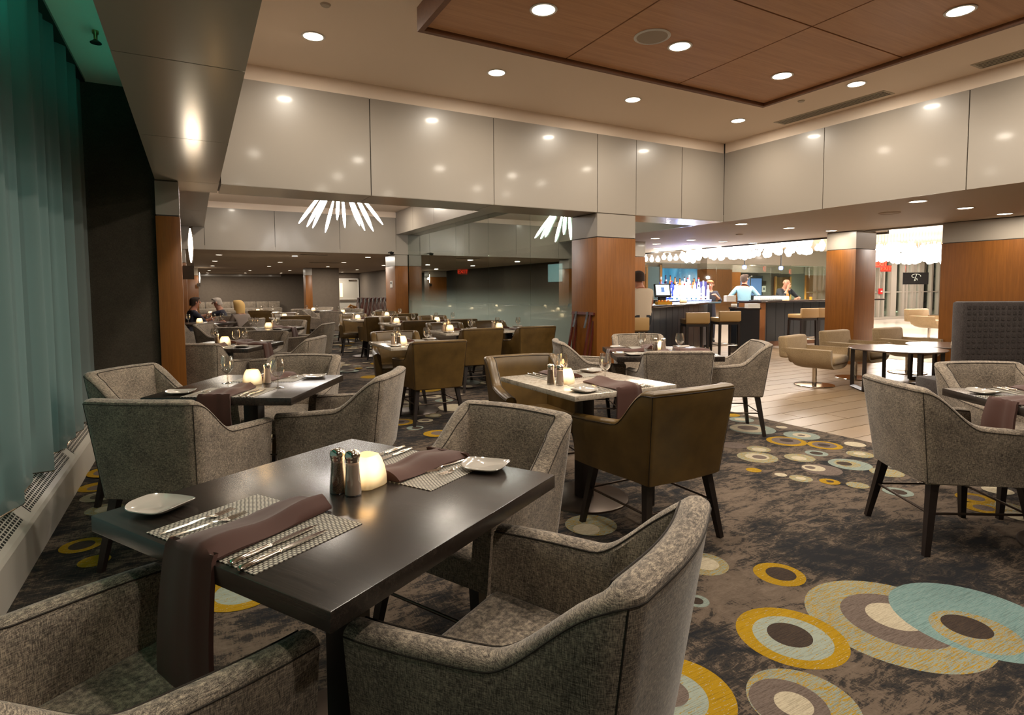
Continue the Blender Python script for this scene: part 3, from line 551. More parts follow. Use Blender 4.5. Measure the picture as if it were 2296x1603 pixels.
# ------------------------------------------------------------------ chandelier
ch = thing('tube_chandelier', 'chandelier of splayed glowing glass tubes beyond the beam', 'chandelier', (2.6, 11.7, 0))
link('canopy', MB().lathe([(.001, ZH-.03), (.25, ZH-.03), (.27, ZH)], 28).mesh('canopy', M['chrome'], 40), ch)
for i in range(12):
    a = 2*math.pi*i/12+.2; r1 = .80*(1 if i % 2 else .86); zb = 2.56+.05*(i % 3); r0 = .33; zt = zb+.62
    p0 = Vector((r0*math.cos(a), r0*math.sin(a), zt)); p1 = Vector((r1*math.cos(a), r1*math.sin(a), zb))
    tb = link('glass_tube', MB().tube([p0+(p1-p0)*k/8 for k in range(9)], [.012, .02, .026, .03, .032, .032, .03, .022, .006], 10).mesh('glass_tube', M['tube'], 50), ch)
    link('tube_stem', MB().tube([(.12*math.cos(a), .12*math.sin(a), ZH-.03), p0], .006, 6).mesh('tube_stem', M['chrome'], 60), tb)
# ------------------------------------------------------------------ dining chairs
def smooth01(t): t = max(0, min(1, t)); return t*t*(3-2*t)
def chair_meshes(pref, mt, corner):
    # plan outline at the top (outer face) from left arm front, round the back, to right arm front
    P = []; hw, yb, yf = .292, -.335, .292; rc = corner
    for i in range(26): P.append((-hw-.052*smooth01(1-i/25)-.006*math.sin(math.pi*i/25), yf+(yb+rc-yf)*i/25))
    for i in range(1, 7): a = math.pi+math.pi/2*i/6; P.append((-hw+rc+rc*math.cos(a), yb+rc+rc*math.sin(a)))
    for i in range(1, 14): t = i/14; P.append((-hw+rc+(2*hw-2*rc)*t, yb-.022*math.sin(math.pi*t)))
    for i in range(0, 6): a = -math.pi/2+math.pi/2*i/6; P.append((hw-rc+rc*math.cos(a), yb+rc+rc*math.sin(a)))
    for i in range(26): P.append((hw+.052*smooth01(i/25)+.006*math.sin(math.pi*i/25), yb+rc+(yf-yb-rc)*i/25))
    n = len(P); zb0 = .365
    def height(x, y):
        lo, ln = (-.035, .285) if pref == 'f' else (-.05, .225)
        return .637+(.66-.637)*max(0, min(1, (yf-y)/.33)) + (.185+(.004*(1-(x/hw)**2) if y < yb+rc else 0))*smooth01((lo-y)/ln)
    nor = []
    for i in range(n):
        a, b = P[max(i-1, 0)], P[min(i+1, n-1)]; dx, dy = b[0]-a[0], b[1]-a[1]; l = math.hypot(dx, dy); nor.append((-dy/l, dx/l))   # inward
    rows = []; edge_in = []; edge_out = []; prof = []
    for (x, y), (nx, ny) in zip(P, nor):
        h = height(x, y); th = .068 if y > -.2 else .074
        def outer(z):
            s = (z-zb0)/(.845-zb0); kx = .255/.292+(1-.255/.292)*s; yy = y*(1 if y > 0 else .80+.20*s); return (x*kx, yy-(0 if y > 0 else 0))
        def inner(z, d):
            s = (z-zb0)/(.845-zb0); o = outer(z); k = d+.020*(1-s)*(1 if y < -.1 else .35); return (o[0]+nx*k, o[1]+ny*k)
        ring = []
        for q in range(6): z = zb0+(h-.022-zb0)*q/5; ring.append((*outer(z), z))
        o = outer(h)
        for q in range(1, 6): a = math.pi*q/6; k = th*(1-math.cos(a))/2; ring.append((o[0]+nx*k, o[1]+ny*k, h-.022+.022*math.sin(a)))
        for q in range(6): z = h-.022+(.40-(h-.022))*q/5; ring.append((*inner(z, th), z))
        rows.append(ring); edge_in.append(tuple(ring[10][k]+(nx, ny, 0)[k]*.003 for k in range(3))); edge_out.append(tuple(ring[5][k]-(nx, ny, 0)[k]*.0005 for k in range(3)))
    mb = MB(); mb.grid(rows); mb.quad(rows[0]); mb.quad(rows[-1][::-1])
    # underside closing strip
    mb.grid([[r[0], r[-1]] for r in rows])
    shell = mb.mesh('shell', mt, 50)
    sm = MB(); sm.tube(edge_in, .0022, 5); sm.tube(edge_out, .0018, 5)
    for k in (28, n-29): sm.tube([(q[0]-nor[k][0]*.0008, q[1]-nor[k][1]*.0008, q[2]) for q in rows[k][:6]], .0018, 5)
    seam = sm.mesh('seam', M['seam'] if pref == 'f' else M['legwood'], 60)
    # seat cushion
    me = MB().box(-.205, .205, -.235, .285, .37, .468).mesh('seat', mt)
    for v in me.vertices: v.co.x *= 1.24 if v.co.y > 0 else 1
    bevel_mesh(me, .030, 4, 60)
    for v in me.vertices:
        if v.co.z > .45: v.co.z += .012*(1-(v.co.x/.22)**2)*(1-((v.co.y-.02)/.28)**2)
    base = MB().box(-.235, .235, -.255, .272, .352, .40).mesh('seat_base', mt)
    for v in base.vertices: v.co.x *= 1.16 if v.co.y > 0 else 1
    bevel_mesh(base, .008, 2)
    legs = []
    for sx in (-1, 1):
        for sy in (-1, 1): legs.append(MB().prism((sx*.205, sy*.215+.008, .375), (sx*.262, sy*.268+.004, 0), .030, .019).mesh('leg', M['legwood']))
    st = []
    z = .205
    def lp(sx, sy): k = (.375-z)/.375; return Vector((sx*(.205+.057*k), sy*(.215+.053*k)+.006, z))
    for a, b in (((-1, -1), (-1, 1)), ((1, -1), (1, 1)), ((-1, 1), (1, 1)), ((-1, -1), (1, -1))): st.append(MB().tube([lp(*a), lp(*b)], .0065, 7).mesh('stretcher', M['bronze'], 60))
    return shell, seam, me, base, legs, st
CH = {'f': chair_meshes('f', M['fabric'], .075), 'l': chair_meshes('l', M['leather'], .030)}
def chair(kind, x, y, face, label, group):
    sh, se, seat, base, legs, st = CH[kind]
    t = thing('dining_chair', label, 'chair', (x, y, 0), R(face-90), group)
    link('shell', sh, t); link('seam', se, t); link('seat', seat, t); link('seat_base', base, t)
    for q in legs: link('leg', q, t)
    for q in st: link('stretcher', q, t)
    return t
# ------------------------------------------------------------------ dining tables
def table(kind, x, y, rot, sx, sy, label, group):
    t = thing('dining_table', label, 'table', (x, y, 0), R(rot), group); mt = M['tablewood'] if kind == 'd' else M['marble']
    me = MB().box(-sx/2, sx/2, -sy/2, sy/2, .718 if kind == 'd' else .730, .76).mesh('tabletop', mt); bevel_mesh(me, .0025, 2); link('tabletop', me, t)
    B('mounting_plate', -.2, .2, -.2, .2, .708, .719 if kind == 'd' else .7305, M['bronze'], t)
    B('column', -.045, .045, -.045, .045, .015, .71, M['legwood'], t, bev=.004)
    link('base_plate', MB().lathe([(.001, .016), (.05, .016), (.27, .013), (.282, .009), (.285, 0)], 40).mesh('base_plate', M['bronze'], 30), t)
    return t
# ------------------------------------------------------------------ tableware prototypes (meshes shared by all copies)
def lathe_mesh(name, prof, m, n=24, sm=50, cap=(1, 1)): return MB().lathe(prof, n, cap=cap).mesh(name, m, sm)
GOB = lathe_mesh('bowl', [(.0045, .062), (.014, .066), (.030, .082), (.038, .103), (.0395, .122), (.036, .148), (.031, .172), (.0303, .172)], M['glass'], cap=(1, 0))
GST = lathe_mesh('stem', [(.0045, .064), (.0042, .05), (.004, .02), (.006, .008), (.020, .004), (.034, .0015), (.034, 0)], M['glass'], cap=(0, 1))
GWA = lathe_mesh('water', [(.001, .068), (.014, .069), (.029, .083), (.0365, .103), (.0375, .108), (.001, .108)], M['water'])
SHB = lathe_mesh('shaker_glass', [(.0235, 0), (.0245, .003), (.0245, .012), (.0205, .062), (.0185, .090), (.0190, .097)], M['glass'], 20, cap=(1, 0))
SHC = lathe_mesh('chrome_cap', [(.0195, .095), (.0205, .100), (.0205, .104), (.0215, .106), (.0222, .113), (.0190, .122), (.0120, .127), (.001, .1285)], M['chrome'], 20)
SAL = lathe_mesh('salt', [(.001, .003), (.0225, .003), (.0228, .012), (.019, .062), (.0172, .088), (.001, .089)], M['salt'], 18)
PEP = lathe_mesh('pepper', [(.001, .003), (.0225, .003), (.0228, .012), (.019, .062), (.0172, .088), (.001, .089)], M['pepper'], 18)
def votive_mesh():       # squarish frosted votive, narrowing to an open slanted top
    rows = []
    for z, r in ((0, .046), (.004, .050), (.03, .049), (.055, .045), (.08, .037), (.092, .030)):
        rows.append([(r*math.copysign(abs(math.cos(a))**.55, math.cos(a)), r*math.copysign(abs(math.sin(a))**.55, math.sin(a)), z) for a in [2*math.pi*i/24 for i in range(24)]])
    mb = MB().grid(rows, close=True); mb.quad(rows[0][::-1]); return mb.mesh('frosted_cup', M['candle'], 50)
VOT = votive_mesh(); VOF = lathe_mesh('flame', [(.001, .03), (.006, .036), (.007, .044), (.001, .062)], mat('flame_glow', (1, .8, .4, 1), .5, emit=(1, .7, .3), estr=12), 10)
def plate_mesh():
    rows = []
    for k, (s, z) in enumerate(((0.001, .004), (.5, .004), (.75, .007), (.92, .015), (1, .022), (.985, .025), (.9, .019), (.7, .0105), (.001, .009))):
        rows.append([(s*.075*math.copysign(abs(math.cos(a))**.62, math.cos(a)), s*.068*math.copysign(abs(math.sin(a))**.62, math.sin(a)), z*.62+.009*s**3*abs(math.cos(a))**3) for a in [2*math.pi*i/36 for i in range(36)]])
    return MB().grid(rows, close=True).mesh('side_plate', M['china'], 60)
PLA = plate_mesh()
PLM = MB().box(-.205, .205, -.15, .15, 0, .0022).mesh('placemat', M['mat_weave'])
def fork_mesh(l=.185):
    mb = MB(); pr = [(0, .0015, .004), (.02, .005, .005), (.07, .0042, .005), (.105, .0026, .007), (.125, .003, .008), (.135, .0095, .006), (.15, .0115, .003), (.152, .0115, .003)]
    rows = [[(-w, y*l/.2, z), (0, y*l/.2, z+.0022), (w, y*l/.2, z), (0, y*l/.2, z-.0012)] for y, w, z in pr]; mb.grid(rows, close=True); mb.quad(rows[0]); mb.quad(rows[-1])
    for i in range(4): x = -.0096+i*.0064; mb.prism((x, .150*l/.2, .0035), (x*.92, .2*l/.2, .0075), .0019, .0009, 4)
    return mb.mesh('dinner_fork', M['chrome'], 45)
def knife_mesh(l=.23):
    mb = MB(); pr = [(0, .005, .006), (.004, .0075, .0065), (.05, .0078, .0065), (.09, .0058, .006), (.098, .0072, .006), (.104, .0045, .0055)]
    rows = [[(w*math.cos(a), y*l/.23, z+w*.72*math.sin(a)) for a in [math.pi/4*i for i in range(8)]] for y, w, z in pr]; mb.grid(rows, close=True); mb.quad(rows[0]); mb.quad(rows[-1])
    bl = [(.104, -.005, .005), (.13, -.008, .009), (.18, -.008, .0095), (.21, -.006, .008), (.23, .004, .0052)]
    rows = [[(a, y*l/.23, .0055), (b, y*l/.23, .0075), (b, y*l/.23, .0045)] for y, a, b in bl]; mb.grid(rows, close=True); mb.quad(rows[-1])
    return mb.mesh('dinner_knife', M['chrome'], 45)
FK, KN = fork_mesh(), knife_mesh()
def napkin_mesh(hang=0, over=.30, seed=0, w0=.070, w1=.090):
    # folded cloth strip: lies from y=over back to the table edge at y=0, then hangs down by hang
    rr = random.Random(seed); rows_t = []; path = []
    for i in range(11): y = over*(1-i/10); path.append((y, .022+.006*math.sin(i*.9+seed), 0))
    if hang:
        path += [(-.006, .018, 1), (-.013, .004, 1), (-.016, -.02, 1)]
        for i in range(1, 9): path.append((-.017-.014*math.sin(i/8*2.2), -.02-hang*i/8, 1))
    n = len(path); mb = MB(); rows = []
    for k, (y, z, h) in enumerate(path):
        u = k/(n-1); w = w0+(w1-w0)*min(1, u*1.6); w += (.035*(u-.5) if hang and u > .5 else 0); row = []
        for j in range(13):
            t = -1+2*j/12; fold = .011*math.exp(-((t-.52)/.20)**2)*(1-u*.6)+.005*math.sin(3.1*t+seed+2*u)
            x = t*w+.006*math.sin(4*u+seed)
            if h: row.append((x, y-fold*.9, z))
            else: row.append((x, y, z*(1-.55*abs(t)**4)+fold))
        rows.append(row)
    # closed thickness: lower sheet
    low = [[(p[0]*.985, p[1]+(.012 if path[k][2] else 0), (.0025 if not path[k][2] else p[2])) for p in r] for k, r in enumerate(rows)]
    mb.grid(rows); mb.grid([r[::-1] for r in low]); 
    for k in range(n-1):
        for e in (0, -1): mb.quad([rows[k][e], rows[k+1][e], low[k+1][e], low[k][e]])
    for e in (0, -1):
        for j in range(12): mb.quad([rows[e][j], rows[e][j+1], low[e][j+1], low[e][j]])
    return mb.mesh('napkin', M['napkin'], 60)
NAP = [napkin_mesh(.30, .335, 0, .072, .088), napkin_mesh(0, .31, 1), napkin_mesh(.17, .31, 2), napkin_mesh(0, .28, 4)]
TZ = .76
def loc_in(t, u, v): c, s = math.cos(t.rotation_euler.z), math.sin(t.rotation_euler.z); return (t.location.x+c*u-s*v, t.location.y+s*u+c*v)
def glass(t, u, v, label, water=False):
    x, y = loc_in(t, u, v); q = thing('wine_glass', label, 'glass', (x, y, TZ), 0, 'stemmed glasses on the tables'); link('bowl', GOB, q); link('stem', GST, q)
    if water: link('water', GWA, q)
def shaker(t, u, v, what, label):
    x, y = loc_in(t, u, v); q = thing(what+'_shaker', label, 'shaker', (x, y, TZ), 0, 'salt and pepper shakers'); link('shaker_glass', SHB, q); link('chrome_cap', SHC, q); link(what+'_fill', SAL if what == 'salt' else PEP, q)
def candle(t, u, v, label, light=True, rot=.5):
    x, y = loc_in(t, u, v); q = thing('candle_votive', label, 'candle', (x, y, TZ), rot, 'lit candles on the tables'); link('frosted_cup', VOT, q); link('flame', VOF, q)
    if light:
        ld = bpy.data.lights.new('candle_light', 'POINT'); ld.energy = .5; ld.color = (1, .55, .2); ld.shadow_soft_size = .03; lo = bpy.data.objects.new('candle_light', ld); COL.objects.link(lo); lo.location = (0, 0, .13); lo.parent = q
def setting(t, side, half, full, seat, nap=1, nu=0, gl=None, water=False, mat_=True, plate_u=-.30, plate_v=.13):
    # side: outward direction (degrees, table local) of the diner; half: distance from centre to the edge
    a = R(side); ox, oy = math.cos(a), math.sin(a); rz = t.rotation_euler.z + a + math.pi/2
    def place(u, v):      # u: to the diner's right, v: from the edge towards the centre
        lu = ox*(half-v) - oy*u; lv = oy*(half-v) + ox*u; return loc_in(t, lu, lv)
    def put(name, me, u, v, dz, what, cat, group, r=0):
        x, y = place(u, v); o = link(name, me, None, (x, y, TZ+dz), rz+r); o['label'] = what+' '+seat; o['category'] = cat; o['group'] = group; return o
    if mat_: put('placemat', PLM, 0, .165, 0, 'woven placemat', 'placemat', 'woven placemats')
    dz = .0022 if mat_ else 0
    put('napkin', NAP[nap], nu, .004, dz, 'brown napkin', 'napkin', 'brown napkins')
    put('side_plate', PLA, plate_u, plate_v, 0, 'cream plate', 'plate', 'side plates', .25)
    if full:
        put('fork', FK, -.155, .02, dz, 'outer fork', 'fork', 'forks', -.03); put('fork', FK, -.118, .022, dz, 'inner fork', 'fork', 'forks', -.12)
        put('knife', KN, .128, .012, dz, 'inner knife', 'knife', 'knives', .02); put('knife', KN, .168, .006, dz, 'outer knife', 'knife', 'knives', .0)
    if gl:
        x, y = place(*gl); q = thing('wine_glass', 'stemmed glass '+seat, 'glass', (x, y, TZ), 0, 'stemmed glasses on the tables'); link('bowl', GOB, q); link('stem', GST, q)
        if water: link('water', GWA, q)
# ------------------------------------------------------------------ tables, chairs, settings in the dining room
def xy(t, d, ang): return t.location.x+d*math.cos(R(ang)), t.location.y+d*math.sin(R(ang))
GD, GM, GF, GL = 'dark wood dining tables', 'marble dining tables', 'grey fabric armchairs', 'bronze leather armchairs'
T1 = table('d', .360, 1.653, 30.3, .90, .89, 'nearest dark wood table, large in the foreground', GD)
chair('f', -.213, 1.325, 30, 'grey fabric armchair nearest the viewer, cut off at lower left', GF)
chair('f', .675, 1.105, 120, 'big grey fabric armchair in front, empty seat facing the nearest table', GF)
chair('f', .915, 2.0, 206, 'grey fabric armchair at the far side of the nearest table', GF)
setting(T1, 180, .45, True, 'at the front setting of the nearest dark table', 0, -.002, None, plate_u=-.335, plate_v=.118)
setting(T1, 0, .45, True, 'at the far setting of the nearest dark table', 2, -.02, None, plate_u=-.222, plate_v=.055)
shaker(T1, -.004, .022, 'pepper', 'glass pepper shaker with chrome cap on the nearest dark table'); shaker(T1, .005, -.028, 'salt', 'glass salt shaker with chrome cap on the nearest dark table')
candle(T1, .085, -.002, 'frosted lit candle votive behind the shakers on the nearest table', rot=R(30))
T2 = table('d', .305, 3.885, -31, .84, .86, 'second dark wood table beside the curtain, with two glasses', GD)
chair('f', -.070, 3.385, 56, 'grey fabric armchair with its back to us between the first two dark tables', GF)
chair('f', .800, 3.625, 147, 'grey fabric armchair seen side on at the right of the second dark table', GF)
chair('f', -.200, 4.37, -40, 'grey fabric armchair against the curtain at the second dark table', GF)
chair('f', .600, 4.47, 239, 'grey fabric armchair behind the second dark table', GF)
setting(T2, 270, .43, True, 'at the front setting of the second dark table', 2, 0, (.20, .33), plate_u=-.27)
setting(T2, 90, .43, True, 'at the back setting of the second dark table', 1, 0, (.20, .36), plate_u=-.27)
candle(T2, -.02, .03, 'frosted lit candle votive between two glasses on the second dark table'); shaker(T2, .06, .06, 'salt', 'shaker behind the wine glass on the second dark table')
T3 = table('m', 2.165, 2.985, 1, .76, .84, 'nearest cream marble table, with a long hanging napkin', GM)
chair('l', 2.185, 2.395, 90, 'bronze leather armchair with its back to us at the nearest marble table', GL)
chair('l', 2.13, 3.535, -99, 'gold lit leather armchair behind the nearest marble table', GL)
setting(T3, 270, .42, True, 'at the front setting of the nearest marble table', 0, 0, (.12, .36), True, plate_u=-.25, plate_v=.09)
setting(T3, 90, .42, True, 'at the back setting of the nearest marble table', 1, 0, (.14, .37), plate_u=-.27)
candle(T3, -.16, -.02, 'bright frosted votive on the nearest marble table'); shaker(T3, -.27, -.02, 'pepper', 'pepper shaker left of the votive on the nearest marble table'); shaker(T3, -.24, -.075, 'salt', 'salt shaker left of the votive on the nearest marble table')
T4 = table('d', 3.79, 4.055, -30, .92, .92, 'dark wood table in front of the square wood pillar', GD)
chair('f', 3.545, 3.65, 60, 'grey fabric armchair with its back to us before the pillar table', GF)
chair('f', 4.18, 4.71, 241, 'grey fabric armchair behind the pillar table, back to the bar', GF)
chair('f', 4.43, 3.80, 145, 'grey fabric armchair at the plank floor edge of the pillar table', GF)
chair('f', 3.40, 4.62, -25, 'grey fabric armchair seen side on beside the tray stand', GF)
setting(T4, 180, .46, True, 'at the left setting of the pillar table', 2, 0, (.1, .40)); setting(T4, 90, .46, False, 'at the back setting of the pillar table', 1, 0, (.14, .38))
setting(T4, 270, .46, False, 'at the front setting of the pillar table', 1, 0, (.18, .40)); setting(T4, 0, .46, False, 'at the right setting of the pillar table', 1)
shaker(T4, -.03, .0, 'pepper', 'pepper shaker in the middle of the pillar table'); shaker(T4, .04, -.02, 'salt', 'salt shaker in the middle of the pillar table'); candle(T4, .02, .09, 'lit votive hidden behind the shakers of the pillar table', False)
T5 = table('d', 3.915, 1.085, -32, .90, .90, 'dark wood table cut by the right edge of the picture', GD)
chair('f', 3.525, 1.555, -32, 'grey fabric armchair with its back to us at the right edge table', GF)
chair('f', 4.41, 1.61, 239, 'grey fabric armchair behind the right edge table, before the booth', GF)
setting(T5, 180, .45, True, 'at the left setting of the right edge table', 2, 0, None, plate_u=-.27, plate_v=.10); setting(T5, 90, .45, True, 'at the back setting of the right edge table', 1, 0, None)
ml = [(2.11, 6.12, .76, .85, 'second marble table along the aisle'), (3.33, 7.60, .76, .80, 'marble table of the second row, left'), (4.13, 7.62, .76, .80, 'marble table of the second row, by glass'),
      (3.31, 10.0, .76, .80, 'marble table of the third row, left'), (4.07, 9.98, .76, .80, 'marble table of the third row, by glass'), (3.08, 11.85, .76, .78, 'fourth marble table along the aisle'), (4.0, 12.9, .76, .78, 'last marble table by the glass')]
mc = [((2.13, 5.645, 88), (2.10, 6.60, -98)), ((3.33, 7.08, 84), (3.38, 8.13, -96)), ((4.13, 7.07, 88), (4.15, 8.17, -98)), ((3.30, 9.47, 88), (3.33, 10.54, -96)), ((4.06, 9.45, 86), (4.08, 10.50, -98)), ((3.17, 11.33, 88), (2.97, 12.38, -100)), ((4.0, 12.37, 90), (4.02, 13.43, -92))]
for i, ((x, y, sx, sy, lab), (a, b)) in enumerate(zip(ml, mc)):
    t = table('m', x, y, 0, sx, sy, lab, GM)
    chair('l', *a, 'leather armchair, back to us, at the '+lab, GL); chair('l', *b, 'leather armchair facing us at the '+lab, GL)
    setting(t, 270, sy/2, i == 0, 'at the front of the '+lab, 3, 0, (.13, .34), i == 0, mat_=i < 3); setting(t, 90, sy/2, False, 'at the back of the '+lab, 1, 0, (.15, .32), mat_=i < 3)
    candle(t, -.16, -.10 if i == 0 else 0, 'lit votive on the '+lab, i < 2); shaker(t, -.25, -.08 if i == 0 else .03, 'salt', 'salt shaker on the '+lab)
    if i < 3: shaker(t, -.21, -.15 if i == 0 else .07, 'pepper', 'pepper shaker on the '+lab)
# grey fabric groups beyond the left pillar
def group_d(x, y, rot, lab, angs, n=1.0, items=True, skip=(), d=.69):
    t = table('d', x, y, rot, .88, .88, lab, GD)
    nm = {0: 'right of', 1: 'behind', 2: 'left of', 3: 'in front of'}
    for k, a in enumerate(angs):
        if a is None: continue
        cx, cy = xy(t, d+a[1], rot+90*k); chair('f', cx, cy, rot+90*k+180+a[0], 'grey fabric armchair %s the %s' % (nm[k], lab), GF)
    return t
T10 = group_d(.30, 7.0, -30, 'third dark table beyond the left pillar', [(0, 0), (0, 0), (0, 0), None]); chair('f', .10, 6.58, 60, 'grey fabric armchair in front of the third dark table beyond the left pillar', GF)
setting(T10, 270, .44, True, 'at the front of the third dark table', 1, 0, (.15, .35)); setting(T10, 0, .44, False, 'at the right of the third dark table', 2, 0, (.18, .33)); setting(T10, 90, .44, False, 'at the back of the third dark table', 1, 0, (.2, .32))
candle(T10, .0, -.04, 'lit votive on the third dark table beyond the pillar'); shaker(T10, -.08, -.05, 'pepper', 'pepper shaker on the third dark table beyond the pillar')
T11 = group_d(.97, 9.75, -30, 'fourth dark table left of the aisle', [(0, 0), (0, 0), (0, 0), (0, 0)])
setting(T11, 0, .44, False, 'at the right of the fourth dark table', 2, 0, (.18, .33)); setting(T11, 90, .44, False, 'at the back of the fourth dark table', 1, 0, (.2, .32))
glass(T11, -.28, .1, 'stemmed glass at the left of the fourth dark table'); candle(T11, .02, .05, 'lit votive on the fourth dark table'); shaker(T11, .06, .12, 'salt', 'salt shaker on the fourth dark table')
T12 = group_d(.12, 12.15, -30, 'dark table where three guests are sitting', [(0, .06), (0, .06), None, (0, .10)])
for u, v in ((-.2, -.1), (.22, .0), (.3, .15), (-.05, .3)): glass(T12, u, v, 'guest glass on the three guests table, %s' % {-20: 'before the dark sleeve', 22: 'in the middle', 30: 'by the blonde woman', -5: 'by the reaching hand'}[int(round(u*100))])
candle(T12, -.02, -.05, 'orange lit votive on the three guests table'); setting(T12, 0, .44, False, 'before the blonde woman', 1, mat_=False)
t = table('m', 1.82, 13.4, 0, .76, .76, 'marble table alone in the far aisle', GM); chair('l', 1.82, 12.72, 88, 'leather armchair, back to us, at the far aisle marble table', GL); chair('l', 1.84, 14.1, -90, 'leather armchair facing us at the far aisle marble table', GL)
glass(t, -.2, -.15, 'stemmed glass at the left of the far aisle table'); glass(t, .2, .2, 'stemmed glass at the right of the far aisle table'); candle(t, -.1, .05, 'lit votive on the far aisle marble table', False)
T15 = group_d(3.42, 15.45, -30, 'far dark table by the hallway pillar', [(0, 0), (0, 0), (0, 0), (0, 0)], d=.66)
candle(T15, 0, 0, 'lit votive on the far hallway table', False); glass(T15, -.15, .1, 'stemmed glass left on the far hallway table'); glass(T15, .2, .1, 'stemmed glass right on the far hallway table')
T16 = group_d(3.10, 17.9, -30, 'farthest dark table before the taupe partition', [(0, 0), (0, 0), None, (0, 0)])
candle(T16, 0, 0, 'lit votive on the farthest partition table', False); glass(T16, .15, -.1, 'stemmed glass right on the farthest partition table'); glass(T16, -.2, 0, 'stemmed glass left on the farthest partition table')
t = table('m', 1.75, 17.5, 0, .8, .8, 'far marble table before the banquette', GM); chair('l', 1.55, 16.85, 84, 'leather armchair at the far banquette table', GL)
candle(t, -.2, 0, 'lit votive on the far banquette table', False); glass(t, -.1, .1, 'stemmed glass middle of the far banquette table'); glass(t, .2, .1, 'stemmed glass right of the far banquette table')
t = table('d', .15, 16.3, 0, .8, .8, 'far dark table at the left wall', GD); glass(t, -.1, 0, 'stemmed glass on the far left wall table'); candle(t, .2, 0, 'lit votive on the far left wall table', False); chair('f', .45, 15.7, 100, 'grey fabric armchair at the far left wall table', GF)
# far banquette along the taupe wall
bq = thing('banquette', 'long low grey banquette along the far taupe wall', 'bench', (0, 35.7, 0))
B('seat', -.1, 4.4, -.5, .1, .12, .42, M['fabric'], bq, bev=.03); B('plinth', -.1, 4.4, -.45, .1, 0, .12, M['black'], bq)
for i in range(7): B('back_cushion', -.1+i*.64, -.1+i*.64+.62, .1, .3, .36, .78, M['fabric'], bq, bev=.04)
# tray stands: one open leaning on the pillar, a row of folded ones by the hallway
def tray_stand(x, y, rotz, lean, label, group=None):
    t = thing('tray_stand', label, 'tray stand', (x, y, 0), rotz, group); t.rotation_euler = (lean, 0, rotz)
    for s, yy in ((-1, 0), (1, .045)):
        for k in (-1, 1): link('leg', MB().prism((k*.19+s*.012, yy, 1.03), (k*.19+s*.012, yy*1.6, .002), .020, .020).mesh('leg', M['redwood']), t)
        B('top_rail', -.25, .25, yy-.016, yy+.016, 1.02, 1.055, M['redwood'], t); B('low_rail', -.2, .2, yy-.010, yy+.010, .20, .225, M['redwood'], t)
    for k in (-.14, .12): link('strap', MB().grid([[(k+dx, y_, z_) for dx in (-.022, .022)] for y_, z_ in ((-.02, .90), (-.03, .84), (-.022, .95), (-.02, 1.058), (.066, 1.058), (.07, .93), (.06, .86))]).mesh('strap', M['black']), t)
tray_stand(4.42, 6.40, R(-90), R(-11), 'dark red folding tray stand leaning on the wood pillar')
for i in range(9): tray_stand(6.3+i*.19, 25.6+.05*i, R(-70), R(-9), 'dark red tray stand in the hallway row, %s from left' % ordx[i], 'tray stands stored in the hallway')
hc = thing('high_chair', 'honey wood high chair lying tipped in the hallway', 'high chair', (5.75, 25.2, .28)); hc.rotation_euler = (R(50), R(18), R(20))
for a, b in ((-.2, -.2), (.2, -.2), (-.2, .2), (.2, .2)): link('leg', MB().prism((a, b, -.26), (a*.75, b*.75, .42), .022, .022).mesh('leg', M['honeywood']), hc)
B('seat', -.17, .17, -.17, .17, .2, .225, M['honeywood'], hc); B('backrest', -.17, .17, .15, .172, .25, .52, M['honeywood'], hc)
for z in (-.1, .4): B('rail', -.19, .19, -.19, -.165, z, z+.04, M['honeywood'], hc)
bs = thing('booster_stool', 'small red wood booster stool by the hallway stands', 'stool', (5.05, 24.8, 0))
for a, b in ((-.15, -.15), (.15, -.15), (-.15, .15), (.15, .15)): link('leg', MB().prism((a, b, .5), (a*1.1, b*1.1, 0), .022, .022).mesh('leg', M['redwood']), bs)
B('seat', -.18, .18, -.18, .18, .5, .525, M['redwood'], bs); B('rail', -.16, .16, -.17, -.14, .25, .28, M['redwood'], bs)
kp = thing('keypad', 'small white keypad on the far pillar', 'keypad', (4.885, 15.95, 0)); B('keypad_case', 0, .02, -.10, .10, 1.43, 1.62, M['white'], kp); B('keypad_screen', -.003, 0, -.05, .06, 1.53, 1.59, M['black'], kp)
# ------------------------------------------------------------------ private room screen and exit sign behind the glass
def text(body, size, mt, parent, loc, rot, name='lettering', depth=.004):
    cu_ = bpy.data.curves.new(name, 'FONT'); cu_.body = body; cu_.size = size; cu_.extrude = depth; cu_.align_x = 'CENTER'; cu_.align_y = 'CENTER'
    tmp = bpy.data.objects.new('tmp', cu_); COL.objects.link(tmp); dg = bpy.context.evaluated_depsgraph_get(); me = bpy.data.meshes.new_from_object(tmp.evaluated_get(dg)); bpy.data.objects.remove(tmp)
    me.materials.clear(); me.materials.append(mt); return link(name, me, parent, loc, rot=rot)
M['exitred'] = mat('exit_red_glow', (1, .05, .02, 1), .5, emit=(1, .035, .012), estr=5); M['exitcase'] = mat('exit_case', (.25, .03, .02, 1), .5, emit=(1, .04, .015), estr=.35)
def exit_sign(loc, rotz, label, s=1, back=None, top=3.05):
    t = thing('exit_sign', label, 'sign', loc, rotz); B('sign_case', -.17*s, .17*s, -.02, .02, -.1*s, .1*s, back or M['exitcase'], t); B('sign_stem', -.012, .012, -.012, .012, .1*s, top-loc[2], M['black'], t); text('EXIT', .17*s, M['exitred'], t, (0, -.024, -.005), (R(90), 0, 0)); return t
exit_sign(tuple(at(1037, 609, 14.6)), R(-22), 'glowing red exit sign seen in the glass partition', .75, top=3.4)
M['screen'] = mat('lit_screen', (.6, .8, .85, 1), .3, emit=(.75, .93, 1), estr=1.3)
